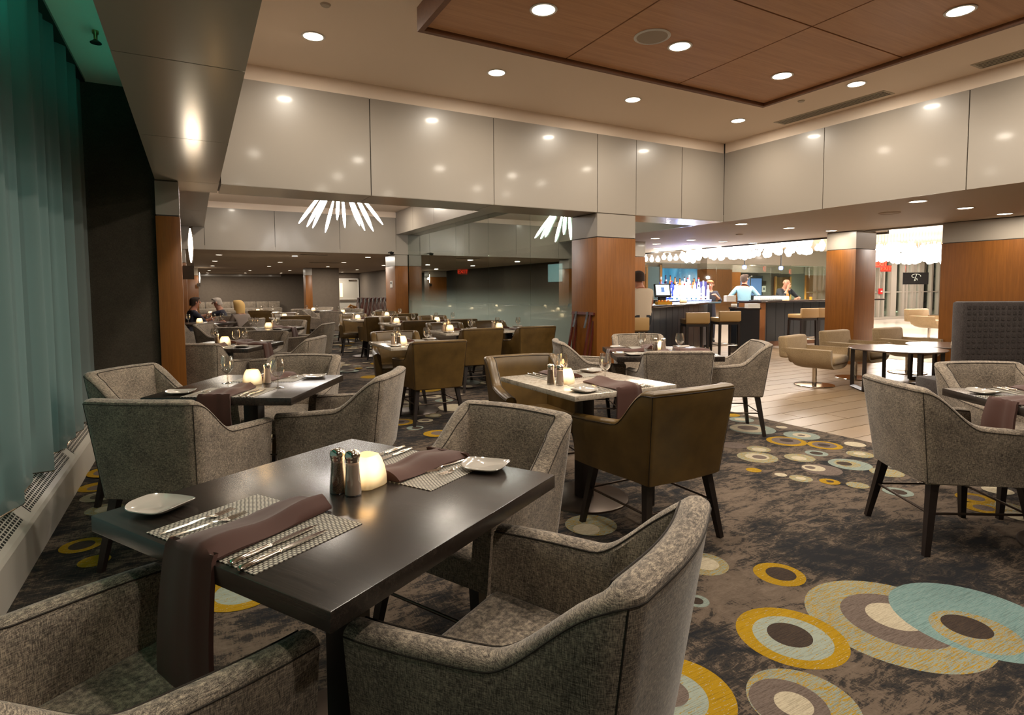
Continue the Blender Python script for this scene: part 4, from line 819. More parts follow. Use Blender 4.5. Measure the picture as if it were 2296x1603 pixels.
tv = thing('wall_screen', 'bright pale screen seen through the glass beside the pillar', 'screen', (7.85, 12.06, 1.76), R(-90)); B('screen_frame', -.34, .34, .0, .04, -.24, .24, M['black'], tv); B('screen_panel', -.32, .32, -.004, 0, -.22, .22, M['screen'], tv)
# ------------------------------------------------------------------ lounge: swivel chairs and round tables on the planks
def lounge_meshes():
    rows = []; K = 22
    for i in range(K+1):                      # U profile swept front to back: left arm, under the seat, right arm
        row = []
        u = -1+2*i/K; a = math.pi*(1+ (i/K)); 
        for y, sc_ in ((-.36, .90), (-.33, .97), (-.1, 1), (.2, 1), (.31, .98), (.335, .92)): row.append((0, 0, 0))
        rows.append(row)
    def U(t):      # outer outline of the arms/bottom, t in 0..1
        ang = math.pi*t; return (-.36*math.copysign(abs(math.cos(ang))**.55, math.cos(ang)), .26+.28-.28*abs(math.sin(ang))**.75)
    mb = MB(); ys = ((-.352, .93), (-.34, .97), (-.30, 1.0), (-.24, 1), (-.18, 1), (-.1, 1), (.0, 1.0), (.30, 1.0), (.33, .95)); T = [i/28 for i in range(29)]
    out = []
    for y, s in ys: out.append([(U(t)[0]*s, y, .40+(U(t)[1]-.40)*s) for t in T])
    inn = []
    for y, s in ys: inn.append([(U(t)[0]*s*.80, y, min(.40+(U(t)[1]-.40)*s*.80+.035, .545)) for t in T])
    def lift(r): return [(x, y, z+max(0, .20*smooth01((-.14-y)/.22)*max(0, (.50-z)/.24))) for x, y, z in r]
    out = [lift(r) for r in out]; inn = [lift(r) for r in inn]
    mb.grid(out); mb.grid([r[::-1] for r in inn])
    for k in (0, -1):
        for j in range(28): mb.quad([out[k][j], out[k][j+1], inn[k][j+1], inn[k][j]])
    for k in range(len(ys)-1):
        for e in (0, -1): mb.quad([out[k][e], out[k+1][e], inn[k+1][e], inn[k][e]])
    sh = mb.mesh('body', M['tan'], 55)
    seat = MB().box(-.275, .275, -.27, .355, .33, .45).mesh('seat_cushion', M['tan']); bevel_mesh(seat, .045, 4, 60)
    bk = MB(); bk.box(-.362, .362, -.352, -.225, .40, .70); b = bk.mesh('backrest', M['tan'])
    for v in b.vertices:
        if v.co.z > .6: v.co.y -= .035; v.co.x *= .95
    bevel_mesh(b, .03, 3, 60)
    st = MB().lathe([(.030, .012), (.030, .27), (.09, .275), (.09, .285)], 20).mesh('swivel_stem', M['chrome'], 40)
    ba = MB().lathe([(.001, .022), (.2, .020), (.262, .014), (.268, .007), (.262, 0)], 44).mesh('base_disc', M['chrome'], 35)
    return (('body', sh), ('seat_cushion', seat), ('backrest', b), ('swivel_stem', st), ('base_disc', ba))
LM = lounge_meshes()
def lounge(x, y, face, label, s=1):
    t = thing('lounge_chair', label, 'chair', (x, y, 0), R(face-90), 'tan swivel lounge chairs'); t.scale = (s, s, s)
    for n, me in LM: link(n, me, t)
lounge(7.50, 4.95, -78, 'tan swivel lounge chair with chrome disc base nearest the carpet', .97); lounge(8.62, 5.05, -86, 'tan swivel lounge chair behind the first, left of the pillar'); lounge(9.85, 4.95, -90, 'tan swivel lounge chair third along, before the lobby opening'); lounge(16.9, 8.0, -100, 'tan swivel lounge chair standing alone on the lobby tile', 1.12)
M['laminate'] = mat('grey_brown_laminate', (.17, .13, .11, 1), .2)
def round_table(x, y, rot, r, h, label):
    t = thing('round_table', label, 'table', (x, y, 0), rot, 'round lounge tables'); link('tabletop', MB().lathe([(.001, h-.022), (r-.03, h-.022), (r-.006, h-.012), (r, h-.006), (r-.003, h), (.001, h)], 56).mesh('tabletop', M['laminate'], 30), t)
    for k in range(3):
        a = 2*math.pi*k/3; c, s = math.cos(a), math.sin(a)
        def bar(p, q, nm): link(nm, MB().prism(p, q, .030, .030).mesh(nm, M['legwood']), t)
        w = .20
        for sg in (-1, 1): bar((c*r*.82-s*w*sg, s*r*.82+c*w*sg, h-.022), (c*r*.82-s*w*sg, s*r*.82+c*w*sg, .02), 'leg')
        bar((c*r*.82-s*w, s*r*.82+c*w, .021), (c*r*.82+s*w, s*r*.82-c*w, .021), 'foot_rail')
    return t
rt1 = round_table(8.03, 4.17, R(20), .55, .555, 'round lounge table with dark open frame legs, nearest'); rt2 = round_table(9.15, 4.08, R(70), .50, .55, 'round lounge table behind the first, holding a votive'); rt3 = round_table(9.70, 3.1, R(10), .42, .55, 'round lounge table farthest back behind the booth')
q = thing('candle_votive', 'lit votive on the second round lounge table', 'candle', (9.10, 3.95, .55), .4, 'lit candles on the tables'); link('frosted_cup', VOT, q); link('flame', VOF, q); q.scale = (1.5, 1.5, 1.3)
bt = thing('booth_bench', 'tall charcoal upholstered booth back at the right edge', 'booth', (6.0, 2.62, 0), R(-29.5))
B('booth_back', .0, 2.4, -.07, .07, .06, 1.215, M['booth'], bt, bev=.025); B('booth_seat', .05, 2.35, .09, .6, .1, .46, M['booth'], bt, bev=.03); B('booth_plinth', .03, 2.37, -.05, .56, 0, .06, M['black'], bt)
tuf = MB()
for i in range(46):
    for j in range(22): tuf.box(.04+i*.05, .04+i*.05+.026, -.0745, -.068, .1+j*.05, .1+j*.05+.026)
link('tuft_stitching', tuf.mesh('tuft_stitching', M['booth']), bt, kind='stuff')
# ------------------------------------------------------------------ bar
P0, P1 = Vector((6.1, 6.98, 0)), Vector((10.05, 8.86, 0)); bd = (P1-P0).normalized(); bang = math.atan2(bd.y, bd.x)
bar = thing('bar_counter', 'dark panelled bar counter, angled left wing', 'bar counter', P0, bang); Lb = (P1-P0).length
B('counter_top', 0, Lb, -.02, .66, 1.03, 1.07, M['bartop'], bar, bev=.004); B('counter_core', .02, Lb-.02, .28, .6, .12, 1.03, M['black'], bar); B('kick_plate', .02, Lb-.02, .34, .56, 0, .12, M['ceilwoodedge'], bar)
npn = 14
for i in range(npn): B('front_panel', .02+(Lb-.04)*i/npn+.005, .02+(Lb-.04)*(i+1)/npn-.005, .262, .28, .12, 1.03, M['barpanel'], bar)
bar2 = thing('bar_counter', 'dark panelled bar counter, right wing ending in orange wood', 'bar counter', (11.12, 8.62, 0), R(-1))
B('counter_top', -.1, 4.6, -.06, .62, 1.03, 1.07, M['bartop'], bar2, bev=.004); B('counter_core', .12, 4.5, .26, .58, .12, 1.03, M['black'], bar2); B('kick_plate', .12, 4.5, .30, .56, 0, .12, M['ceilwoodedge'], bar2)
for i in range(14): B('front_panel', .14+4.4*i/14+.005, .14+4.4*(i+1)/14-.005, .242, .26, .12, 1.03, M['barpanel'], bar2)
B('wood_end_panel', -.08, .11, .0, .58, 0, 1.03, M['column'], bar2)
sp = thing('service_pedestal', 'dark service stand in the gap of the bar, holding napkins', 'stand', (9.80, 8.19, 0), R(-29))
B('stand_body', .0, .47, .02, .42, 0, .915, M['barpanel'], sp); B('stand_top', -.02, .49, 0, .44, .915, .955, M['bartop'], sp)
def bar_stool(x, y, face, label):
    t = thing('bar_stool', label, 'stool', (x, y, 0), R(face-90), 'tan leather bar stools')
    B('seat', -.21, .21, -.20, .21, .70, .785, M['stooltan'], t, bev=.015); B('low_back', -.215, .215, -.235, -.17, .72, .915, M['stooltan'], t, bev=.012); B('apron', -.2, .2, -.2, .2, .655, .70, M['legwood'], t)
    for sx in (-1, 1):
        for sy in (-1, 1): link('leg', MB().prism((sx*.185, sy*.185, .66), (sx*.195, sy*.195, 0), .030, .026).mesh('leg', M['legwood']), t)
    for a, b in (((-.19, -.19), (.19, -.19)), ((-.19, .19), (.19, .19)), ((-.19, -.19), (-.19, .19)), ((.19, -.19), (.19, .19))): link('foot_rail', MB().tube([(*a, .25), (*b, .25)], .011, 8).mesh('foot_rail', M['chrome'], 60), t)
p = at(1412, 720, 8.9); bar_stool(p.x, p.y, 75, 'tan bar stool under the man in the pale shirt'); p = at(1557, 700, 10.7); bar_stool(p.x, p.y, 60, 'empty tan bar stool left of the centre of the bar'); p = at(1626, 696, 11.3); bar_stool(p.x, p.y, 66, 'empty tan bar stool beside the service stand')
p = at(1800, 690, 12.6); bar_stool(p.x, p.y, 76, 'tan bar stool turned sideways at the right wing'); p = at(1836, 689, 12.75); bar_stool(p.x, p.y, 76, 'tan bar stool half hidden by the bar pillar')
def bp(px, py, D): return at(px, py, D)
# lit bottle display behind the counter
ds = thing('bottle_display', 'stepped glowing shelf for bottles behind the bar', 'shelf', (9.95, 9.80, 0), R(-29))
glow = mat('shelf_glow', (.6, .7, 1, 1), .4, emit=(.45, .55, 1), estr=3.0)
B('cabinet', -.62, .62, -.05, .75, 0, 1.09, M['black'], ds)
for i, z in enumerate((1.10, 1.17, 1.24, 1.31)): B('lit_step', -.60+.05*i, .60-.05*i, -.05+.19*i, .14+.19*i, z-.03, z, glow, ds)
def bottle_mesh(h, r, nk, m): return MB().lathe([(r*.9, 0), (r, .01), (r, h*.58), (r*.8, h*.66), (nk, h*.74), (nk, h*.94), (nk*1.2, h*.95), (nk*1.2, h)], 14).mesh('bottle', m, 40)
bcol = [mat('clear_bottle', (.75, .8, .95, 1), .1, emit=(.75, .83, 1), estr=.8), mat('blue_lit_bottle', (.03, .06, .45, 1), .1, emit=(.05, .1, 1), estr=.5), mat('amber_bottle', (.35, .12, .02, 1), .12, emit=(1, .35, .05), estr=.12), mat('dark_bottle', (.03, .015, .04, 1), .12)]  # shelf light put into the bottles as emission and blue colour
caps = [M['exitcase'], M['black'], M['white']]; bms = [bottle_mesh(h, r, n, c) for c in bcol for h, r, n in ((.30, .038, .014), (.34, .034, .013), (.27, .045, .016))]
capm = [MB().lathe([(.018, 0), (.018, .035), (.001, .036)], 10).mesh('cap', c, 40) for c in caps]; lbm = {}
for i in range(4):
    for k in range(11 if i < 2 else 8):
        nn = 11 if i < 2 else 8; x = -.55+.05*i+(1.1-.1*i)*k/(nn-1); left = x < -.15
        cidx = rnd.choice([1, 1, 3, 2, 0] if left else [0, 0, 0, 0, 2]); z = (1.10, 1.17, 1.24, 1.31)[i]; c, s = math.cos(ds.rotation_euler.z), math.sin(ds.rotation_euler.z); yy = .045+.19*i
        me = bms[cidx*3+rnd.randrange(3)]; col_ = ('clear', 'blue lit', 'amber', 'dark')[cidx]; h = max(v.co.z for v in me.vertices)
        b = thing('liquor_bottle', '%s bottle on the %s step of the lit bar display, place %s from left' % (col_, ordn[i], ordx[k]), 'bottle', (ds.location.x+c*x-s*yy, ds.location.y+s*x+c*yy, z), 0, '%s bottles on the %s step of the bar display' % (col_, ordn[i])); link('bottle_body', me, b); cp = link('cap', capm[rnd.randrange(3)], b, (0, 0, h-.005))
        r = max(v.co.x for v in me.vertices); key = round(r, 3)
        if key not in lbm: lbm[key] = MB().grid([[((r+.001)*math.cos(a), (r+.001)*math.sin(a), zz) for a in [-2.6+1.8*q/6 for q in range(7)]] for zz in (.05, .13)]).mesh('paper_label', M['paper'], 40)
        link('paper_label', lbm[key], b)
for i in range(2): 
    ld = bpy.data.lights.new('display_light', 'POINT'); ld.energy = 12; ld.color = (.35, .45, 1); ld.shadow_soft_size = .03; lo = bpy.data.objects.new('display_light', ld); COL.objects.link(lo); lo.location = (9.9+i*.3, 9.9, 1.9)
# till, tableware on the counter
p = bp(1485, 668, 10.5); ps = thing('till_monitor', 'touch screen till on the bar with a lit white page', 'screen', (p.x, p.y, 1.07), R(-24)); ps.rotation_euler = (0, 0, R(-24))
sc2 = link('screen_case', bevel_mesh(MB().box(-.15, .15, -.02, .02, -.12, .13).mesh('screen_case', M['black']), .01), ps, (0, 0, .24), rot=(R(-18), 0, 0)); link('screen_page', MB().box(-.125, .125, -.024, -.02, -.085, .11).mesh('screen_page', M['screen']), sc2); link('screen_graphic', MB().box(-.03, .03, -.026, -.024, -.03, .06).mesh('screen_graphic', mat('screen_blue', (.1, .2, .5, 1), emit=(.15, .3, .7), estr=.7)), sc2)
B('till_stand', -.06, .06, -.03, .08, 0, .13, M['black'], ps)
p = bp(1488, 676, 10.3); fr = thing('fruit_tray', 'amber tray of garnish fruit below the till screen', 'tray', (p.x, p.y, 1.07), R(-24)); B('tray_box', -.13, .13, -.08, .08, 0, .05, mat('amber_plastic', (.75, .36, .03, 1), .3), fr)
for i in range(8): link('fruit', MB().lathe([(.001, -.02), (.014, -.014), (.02, 0), (.014, .014), (.001, .02)], 8).mesh('fruit', mat('lemon', (.85, .5, .05, 1), .5) if i % 2 else mat('orange_fruit', (.8, .25, .03, 1), .5), 60), fr, (-.1+.028*i, -.03+.04*(i % 2), .06))
def bar_votive(px, py, D, label):
    p = bp(px, py, D); q = thing('candle_votive', label, 'candle', (p.x, p.y, 1.07), 0, 'lit candles on the tables'); link('frosted_cup', VOT, q); link('flame', VOF, q); q.scale = (1.25, 1.25, 1.2)
bar_votive(1532, 675, 11.7, 'pale votive on the left wing of the bar'); bar_votive(1762, 669, 12.9, 'pale votive on the right wing before the dark dressed man')
def stack(px, D, z, n, lab, w=.12):
    p = bp(px, 680, D); t = thing('napkin_stack', lab, 'napkins', (p.x, p.y, z), R(-29)); 
    for i in range(n): B('napkin_sheet', -w+.004*(i % 2), w-.003*(i % 3), -.09, .09, i*.013, i*.013+.012, M['paper'], t)
stack(1687, 11.55, .955, 7, 'stack of folded white cloths on the service stand'); stack(1636, 12.4, 1.07, 10, 'white paper stack on the left wing beside the barman', .10)
p = bp(1636, 690, 11.45); mb_ = thing('mint_bowl', 'small glowing red and white glass bowl on the service stand', 'bowl', (9.86, 8.33, .955)); link('bowl_body', MB().lathe([(.03, 0), (.055, .02), (.06, .06), (.05, .075), (.045, .07), (.001, .03)], 18).mesh('bowl_body', M['white'], 50), mb_); link('bowl_light', MB().lathe([(.001, .03), (.04, .04), (.001, .07)], 12).mesh('bowl_light', mat('red_glow', (1, .1, .05, 1), emit=(1, .2, .1), estr=2), 50), mb_)
rk = thing('glass_rack', 'dark rack of upturned bar glasses on the right wing', 'rack', (11.12, 8.62, 1.07), R(-1)); B('rack_tray', .0, .95, .04, .36, 0, .02, M['black'], rk); B('rack_rail', .25, .95, .30, .34, .10, .12, M['black'], rk)
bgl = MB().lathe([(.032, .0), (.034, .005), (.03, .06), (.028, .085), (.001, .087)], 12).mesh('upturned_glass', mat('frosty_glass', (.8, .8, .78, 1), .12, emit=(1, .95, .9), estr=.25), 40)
for i in range(12):
    for j in range(2): o = link('bar_glass', bgl, None, (11.12+.06+i*.076, 8.62+.10+j*.14, 1.09)); o['label'] = 'upturned bar glass in the %s row of the dark rack, %s from left' % (('front', 'rear')[j], ordx[i]); o['category'] = 'glass'; o['group'] = '%s row of upturned bar glasses in the rack' % ('front', 'rear')[j]
p = bp(1818, 671, 13.55); bg = thing('beer_glass', 'half full beer glass on the right wing of the bar', 'glass', (p.x, p.y, 1.07)); link('tumbler', MB().lathe([(.03, 0), (.04, .14), (.0405, .14)], 18, cap=(1, 0)).mesh('tumbler', M['glass'], 40), bg); link('beer', MB().lathe([(.001, .004), (.029, .004), (.034, .075), (.001, .076)], 16).mesh('beer', mat('beer', (.9, .4, .03, 1), .2, emit=(1, .45, .03), estr=.5), 40), bg)
p = bp(1766, 664, 13.1); bb = thing('beer_bottle', 'brown beer bottle before the dark dressed man', 'bottle', (p.x, p.y, 1.07)); link('bottle_body', bottle_mesh(.23, .03, .012, bcol[2]), bb); link('paper_label', MB().grid([[(.031*math.cos(a), .031*math.sin(a), z) for a in [-3+2.6*q/8 for q in range(9)]] for z in (.03, .10)]).mesh('paper_label', M['paper'], 40), bb)
# bubble chandelier over the bar: every blown bulb is a part
bc = thing('bubble_chandelier', 'long mass of glowing blown glass bulbs hanging over the bar', 'chandelier', (0, 0, 0))
bulb_me = MB().lathe([(.001, -.085), (.035, -.075), (.055, -.045), (.058, -.02), (.045, .012), (.022, .035), (.016, .055), (.024, .07), (.001, .072)], 14).mesh('glass_bulb', M['bulb'], 60)
def bulb(x, y, z, s, par):
    o = link('glass_bulb', bulb_me, par, (x, y, z), rotz=rnd.random()*6); o.scale = (s, s, s*rnd.uniform(.95, 1.25)); return o
for i in range(8): p = at(1448+i*13.5, 578+(i % 3)*2-i*1.1, 16.2-.32*i); bulb(p.x, p.y, p.z, 1.05, bc)
for i in range(205):
    u = rnd.random(); px = 1535+300*u; D = 14.6-2.2*u; p = at(px, 572-26*u, D); dz = rnd.uniform(-.12, .20)*(1+.25*u); bulb(p.x+rnd.uniform(-.25, .25), p.y+rnd.uniform(-.25, .25), p.z+dz, rnd.uniform(.9, 1.3), bc)
cords = MB()
for i in range(60): u = i/60; p = at(1450+385*u, 560, 16.2-3.8*u); cords.tube([(p.x, p.y, 2.5), (p.x, p.y, 3.05)], .004, 4)
link('hanging_cords', cords.mesh('hanging_cords', M['chrome']), bc, kind='stuff')
for px, D in ((1500, 15.2), (1600, 14.2), (1720, 13.3), (1800, 12.8)):
    p = at(px, 566, D); ld = bpy.data.lights.new('bubble_light', 'POINT'); ld.energy = 75; ld.color = (1, .93, .84); ld.shadow_soft_size = .06; lo = bpy.data.objects.new('bubble_light', ld); COL.objects.link(lo); lo.location = (p.x, p.y, 2.15)
bc2 = thing('bubble_chandelier', 'glowing blown glass bulb cluster hanging in the lobby beyond the pillar', 'chandelier', (0, 0, 0))
for i in range(170):
    px = rnd.uniform(1950, 2125); p = at(px, rnd.uniform(549, 584), rnd.uniform(15, 17)); bulb(p.x, p.y, p.z, rnd.uniform(1.0, 1.5), bc2)
cords = MB()
for i in range(24): p = at(1955+7*i, 552, 16); cords.tube([(p.x, p.y, 2.4), (p.x, p.y, 3.05)], .004, 4)
link('hanging_cords', cords.mesh('hanging_cords', M['chrome']), bc2, kind='stuff')
for px, D in ((2000, 16), (2080, 16.5), (2050, 20)):
    p = at(px, 566, D); ld = bpy.data.lights.new('bubble_light', 'POINT'); ld.energy = 90; ld.color = (1, .94, .86); ld.shadow_soft_size = .06; lo = bpy.data.objects.new('bubble_light', ld); COL.objects.link(lo); lo.location = (p.x, p.y, 1.9)
# ------------------------------------------------------------------ walls behind the bar
YB = 19.5
def xa(px, Y): d = at(px, 640, 1)-Vector((0, 0, EYE)); return d.x/d.y*Y
S('wall_back_7', 12, 40, YB+.05, YB+.2, 0, 3.1, M['greywall'], label='grey wall behind the bar', cat='wall')
hd = S('trim_4', 12, 30, 16.6, 16.9, ZB, 3.05, M['cream'], label='cream header band above the rear bar wall', cat='trim')
def rear(px0, px1, z0, z1, m, name, label=None, Y=YB, d=.05, cat=None, parent=None, kind='structure'): return B(name, xa(px0, Y), xa(px1, Y), Y-d, Y, z0, z1, m, parent, kind=kind if not parent else None, label=label, cat=cat)
rear(1405, 1447, 0, ZW, M['column'], 'wall_back_8', 'rear wood wall strip left of the glass door', cat='wall'); rear(1405, 1447, ZW, 3, M['cream'], 'wall_back_9', 'cream band above the rear wood strip', cat='wall')
d2 = thing('door_2', 'glass door with wood frame behind the bar', 'door', (0, 0, 0), kind='structure'); rear(1450, 1477, 0, 2.35, mat('blue_grey_glass', (.16, .22, .25, 1), .15), 'door_glass', parent=d2); rear(1446, 1450, 0, 2.42, M['honeywood'], 'door_frame', parent=d2, d=.08); rear(1477, 1482, 0, 2.42, M['honeywood'], 'door_frame', parent=d2, d=.08)
wa = thing('wall_screen', 'large blue abstract lit screen behind the bottles', 'screen', (0, 0, 0))
m = mat('blue_abstract', (.02, .15, .3, 1), .3); wv = noi(m, coords(m, (1.2, 1, .35), (0, .5, 0)), 1.3, 3, .5, 1.2)
e_ = ramp(m, wv, [(.3, (.006, .05, .14)), (.5, (.02, .22, .42)), (.66, (.24, .50, .75)), (.8, (.55, .75, .95))]); L(m, e_, BS(m).inputs['Emission Color']); BS(m).inputs['Emission Strength'].default_value = .85
rear(1483, 1561, 0, 2.28, m, 'screen_panel', parent=wa, d=.06); rear(1481, 1563, 2.28, 2.6, M['greywall'], 'screen_valance', parent=wa, d=.10)
for a, b, Y, lab in ((1563, 1619, 16.75, 'rear wood pillar right of the blue screen'), (1619, 1641, 19.2, 'rear wood strip beside the lift lobby')):
    o = rear(a, b, 0, ZW+.1, M['column'], 'pillar', lab, Y, .5, 'pillar'); B('cream_cap', xa(a, Y)+.003, xa(b, Y)-.003, Y-.497, Y, ZW+.11, 3.04, M['cream'], o)
S('wall_back_10', xa(1641, 18.9), xa(1804, 18.9), 18.85, 18.9, 2.12, 3.05, M['cream'], label='cream bulkhead above the lift lobby', cat='wall')
S('ceiling_8', xa(1641, 18.9), xa(1806, 18.9), 18.9, 19.5, 2.12, 2.2, M['greywall'], label='grey lift lobby ceiling', cat='ceiling')
ld_ = thing('door_3', 'dark glass double door of the lift lobby', 'door', (0, 0, 0), kind='structure'); rear(1650, 1708, 0, 1.98, mat('smoky_glass', (.05, .06, .07, 1), .12), 'door_glass', parent=ld_, d=.06); rear(1678, 1680, 0, 1.98, M['chrome'], 'door_edge', parent=ld_, d=.09); rear(1648, 1651, 0, 2.03, M['chrome'], 'door_frame', parent=ld_, d=.09)
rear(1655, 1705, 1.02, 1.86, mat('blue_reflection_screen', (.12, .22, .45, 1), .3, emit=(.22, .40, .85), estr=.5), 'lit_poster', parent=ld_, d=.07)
nt = thing('wall_notice', 'small white framed notice on the grey lift wall', 'notice', (0, 0, 0)); rear(1706, 1714, 1.18, 1.48, M['paper'], 'notice_sheet', parent=nt, d=.08); rear(1708, 1712, 1.28, 1.4, mat('notice_ink', (.2, .2, .22, 1), .8), 'notice_print', parent=nt, d=.085); rear(1706, 1715, 1.54, 1.74, M['bronze'], 'notice_plate', parent=nt, d=.075)
el = thing('door_4', 'brass lift door behind the dark dressed man', 'door', (0, 0, 0), kind='structure'); rear(1738, 1753, 0, 1.93, M['brass'], 'door_leaf', parent=el, d=.07); rear(1753.6, 1768, 0, 1.93, M['brass'], 'door_leaf', parent=el, d=.07); rear(1735, 1738, 0, 1.97, M['honeywood'], 'door_frame', parent=el, d=.09); rear(1768, 1771, 0, 1.97, M['honeywood'], 'door_frame', parent=el, d=.09)
rear(1804, 1850, 0, ZW, M['column'], 'wall_back_11', 'rear wood wall right of the lift lobby', 18.8, .1, 'wall'); rear(1804, 1850, ZW+.01, 3.05, M['cream'], 'wall_back_12', 'cream band over the right rear wood wall', 18.8, .1, 'wall')
blue = mat('blue_led', (.1, .2, 1, 1), emit=(.12, .22, 1), estr=14)
for px, py in ((1669, 599), (1751, 601)): p = at(px, py, 17.5); q = thing('blue_spotlight', 'small blue spotlight over the bar, %s one' % ('left' if px < 1700 else 'right'), 'lamp', p, 0, 'blue spotlights over the bar'); link('lens', MB().lathe([(.001, -.06), (.05, -.045), (.06, 0), (.05, .045), (.001, .06)], 14).mesh('lens', blue, 60), q); B('spot_stem', -.01, .01, -.01, .01, .05, 3.05-p.z, M['black'], q)
ld = bpy.data.lights.new('lift_light', 'POINT'); ld.energy = 60; ld.color = (1, .8, .6); ld.shadow_soft_size = .03; lo = bpy.data.objects.new('lift_light', ld); COL.objects.link(lo); lo.location = (xa(1690, 17.5), 17.6, 1.9)
# glass screen between bar and rear lobby
gs = thing('window_2', 'clear glass screen standing behind the bar', 'glass screen', (0, 0, 0), kind='structure')
for a, b in zip((1408, 1525, 1606, 1728, 1848), (1525, 1606, 1728, 1848, 1990)): B('glass_pane', xa(a, 15.5)+.006, xa(b, 15.5)-.006, 15.495, 15.505, .05, 2.3, M['pane'], gs)
B('floor_channel', xa(1408, 15.5), xa(1990, 15.5), 15.47, 15.53, 0, .05, M['bronze'], gs)
# ------------------------------------------------------------------ lobby front: glazing, exit signs, dark panel with scroll
YL = 14.2; lx = lambda px: xa(px, YL)
lg = thing('window_3', 'tall lobby entrance glazing with pale mullions onto the night', 'window', (0, 0, 0), kind='structure')
for px, wd in ((1957, .10), (1968, .10), (1978, .12), (2000, .42), (2022, .16), (2030, .14), (2042, .14), (2049, .10), (2059, .14), (2066, .10), (2086, .14), (2103, .14), (2122, .14)): B('mullion', lx(px)-wd/2, lx(px)+wd/2, YL-.08, YL+.08, 0, 3.6, M['cream'], lg)
prev = None
for a, b in zip((1940, 1978, 2000, 2022, 2042, 2059, 2086, 2103), (1978, 2000, 2022, 2042, 2059, 2086, 2103, 2160)): B('glass_pane', lx(a)+.07, lx(b)-.07, YL-.01, YL+.01, .05, 3.5, M['pane'], lg)
B('transom', lx(1940), lx(2160), YL-.06, YL+.06, 1.15, 1.19, M['cream'], lg); B('sill', lx(1940), lx(2160), YL-.15, YL+.15, 0, .1, M['cream'], lg)
S('wall_back_13', lx(1930), lx(2180), YL-.1, YL+.1, 3.5, 4.2, M['cream'], label='cream bulkhead above the lobby glazing', cat='wall')
m = mat('night_stone', (.1, .11, .07, 1), .9); vo = N(m, 'ShaderNodeTexVoronoi'); vo.feature = 'DISTANCE_TO_EDGE'; L(m, coords(m, (1, 1, 1)), vo.inputs['Vector']); vo.inputs['Scale'].default_value = 1.6
L(m, ramp(m, vo.outputs['Distance'], [(.0, (.015, .018, .012)), (.12, (.12, .14, .085)), (.4, (.19, .20, .12))]), BS(m).inputs['Base Color'])
S('wall_back_14', 24, 44, 20.5, 20.8, -.5, 5, m, label='rough garden stone wall outside the lobby glazing', cat='wall')
for x in (27, 31, 35): ld = bpy.data.lights.new('garden_light', 'POINT'); ld.energy = 160; ld.color = (.75, .95, .72); ld.shadow_soft_size = .03; lo = bpy.data.objects.new('garden_light', ld); COL.objects.link(lo); lo.location = (x, 18.6, .5)
exit_sign(at(1986, 602, 23.5), R(-29), 'red exit sign on the lobby glazing, lower one', 1.25); exit_sign(at(1975, 592, 22.5), R(-29), 'red exit sign half lost in the lobby chandelier', 1.3)
dp = thing('hanging_panel', 'black hanging panel with a pale scroll emblem in the lobby', 'panel', at(2053, 624, 23), R(-29)); B('panel_board', -.50, .50, -.02, .02, -.24, .23, M['black'], dp)
pale = mat('pale_emblem', (.55, .58, .52, 1), .5, emit=(.6, .65, .58), estr=.25)
link('scroll_emblem', MB().tube([(.02+.16*math.cos(a)*(1-.05*a)-.02*a, -.028, .10+.07*math.sin(a)) for a in [-.5+.35*k for k in range(16)]], .010, 6).tube([(.02, -.028, .16), (-.03, -.028, .02), (-.07, -.028, -.10), (-.02, -.028, -.08), (.03, -.028, 0), (.06, -.028, -.08)], .009, 6).mesh('scroll_emblem', pale, 60), dp)
for s in (-.4, .4): B('panel_cord', s-.008, s+.008, -.008, .008, .23, 1.3, M['chrome'], dp)
rr_ = thing('fire_pull', 'small red alarm box on the lobby frame', 'alarm', (lx(1968), YL-.1, 1.21)); B('alarm_case', -.09, .09, -.06, .02, -.12, .12, mat('alarm_red', (.6, .02, .02, 1), .4), rr_); B('alarm_handle', -.05, .05, -.075, -.06, -.03, .02, M['white'], rr_)
# camera dome on the far side of the bar pillar
cd = thing('camera_dome', 'small security camera on the bar pillar cap', 'camera', (10.76, 6.05, 2.25)); link('dome', MB().lathe([(.001, -.06), (.035, -.05), (.05, -.01), (.05, .03), (.001, .035)], 16).mesh('dome', M['white'], 60), cd); B('camera_arm', -.05, 0, -.015, .015, .0, .03, M['white'], cd)
cd = thing('camera_dome', 'small dark camera under the far cream fascia', 'camera', (4.72, 15.3, 2.38)); link('dome', MB().lathe([(.001, -.07), (.05, -.05), (.065, 0), (.001, .005)], 16).mesh('dome', M['black'], 60), cd); B('camera_arm', -.012, .012, 0, .30, -.005, .02, M['black'], cd)
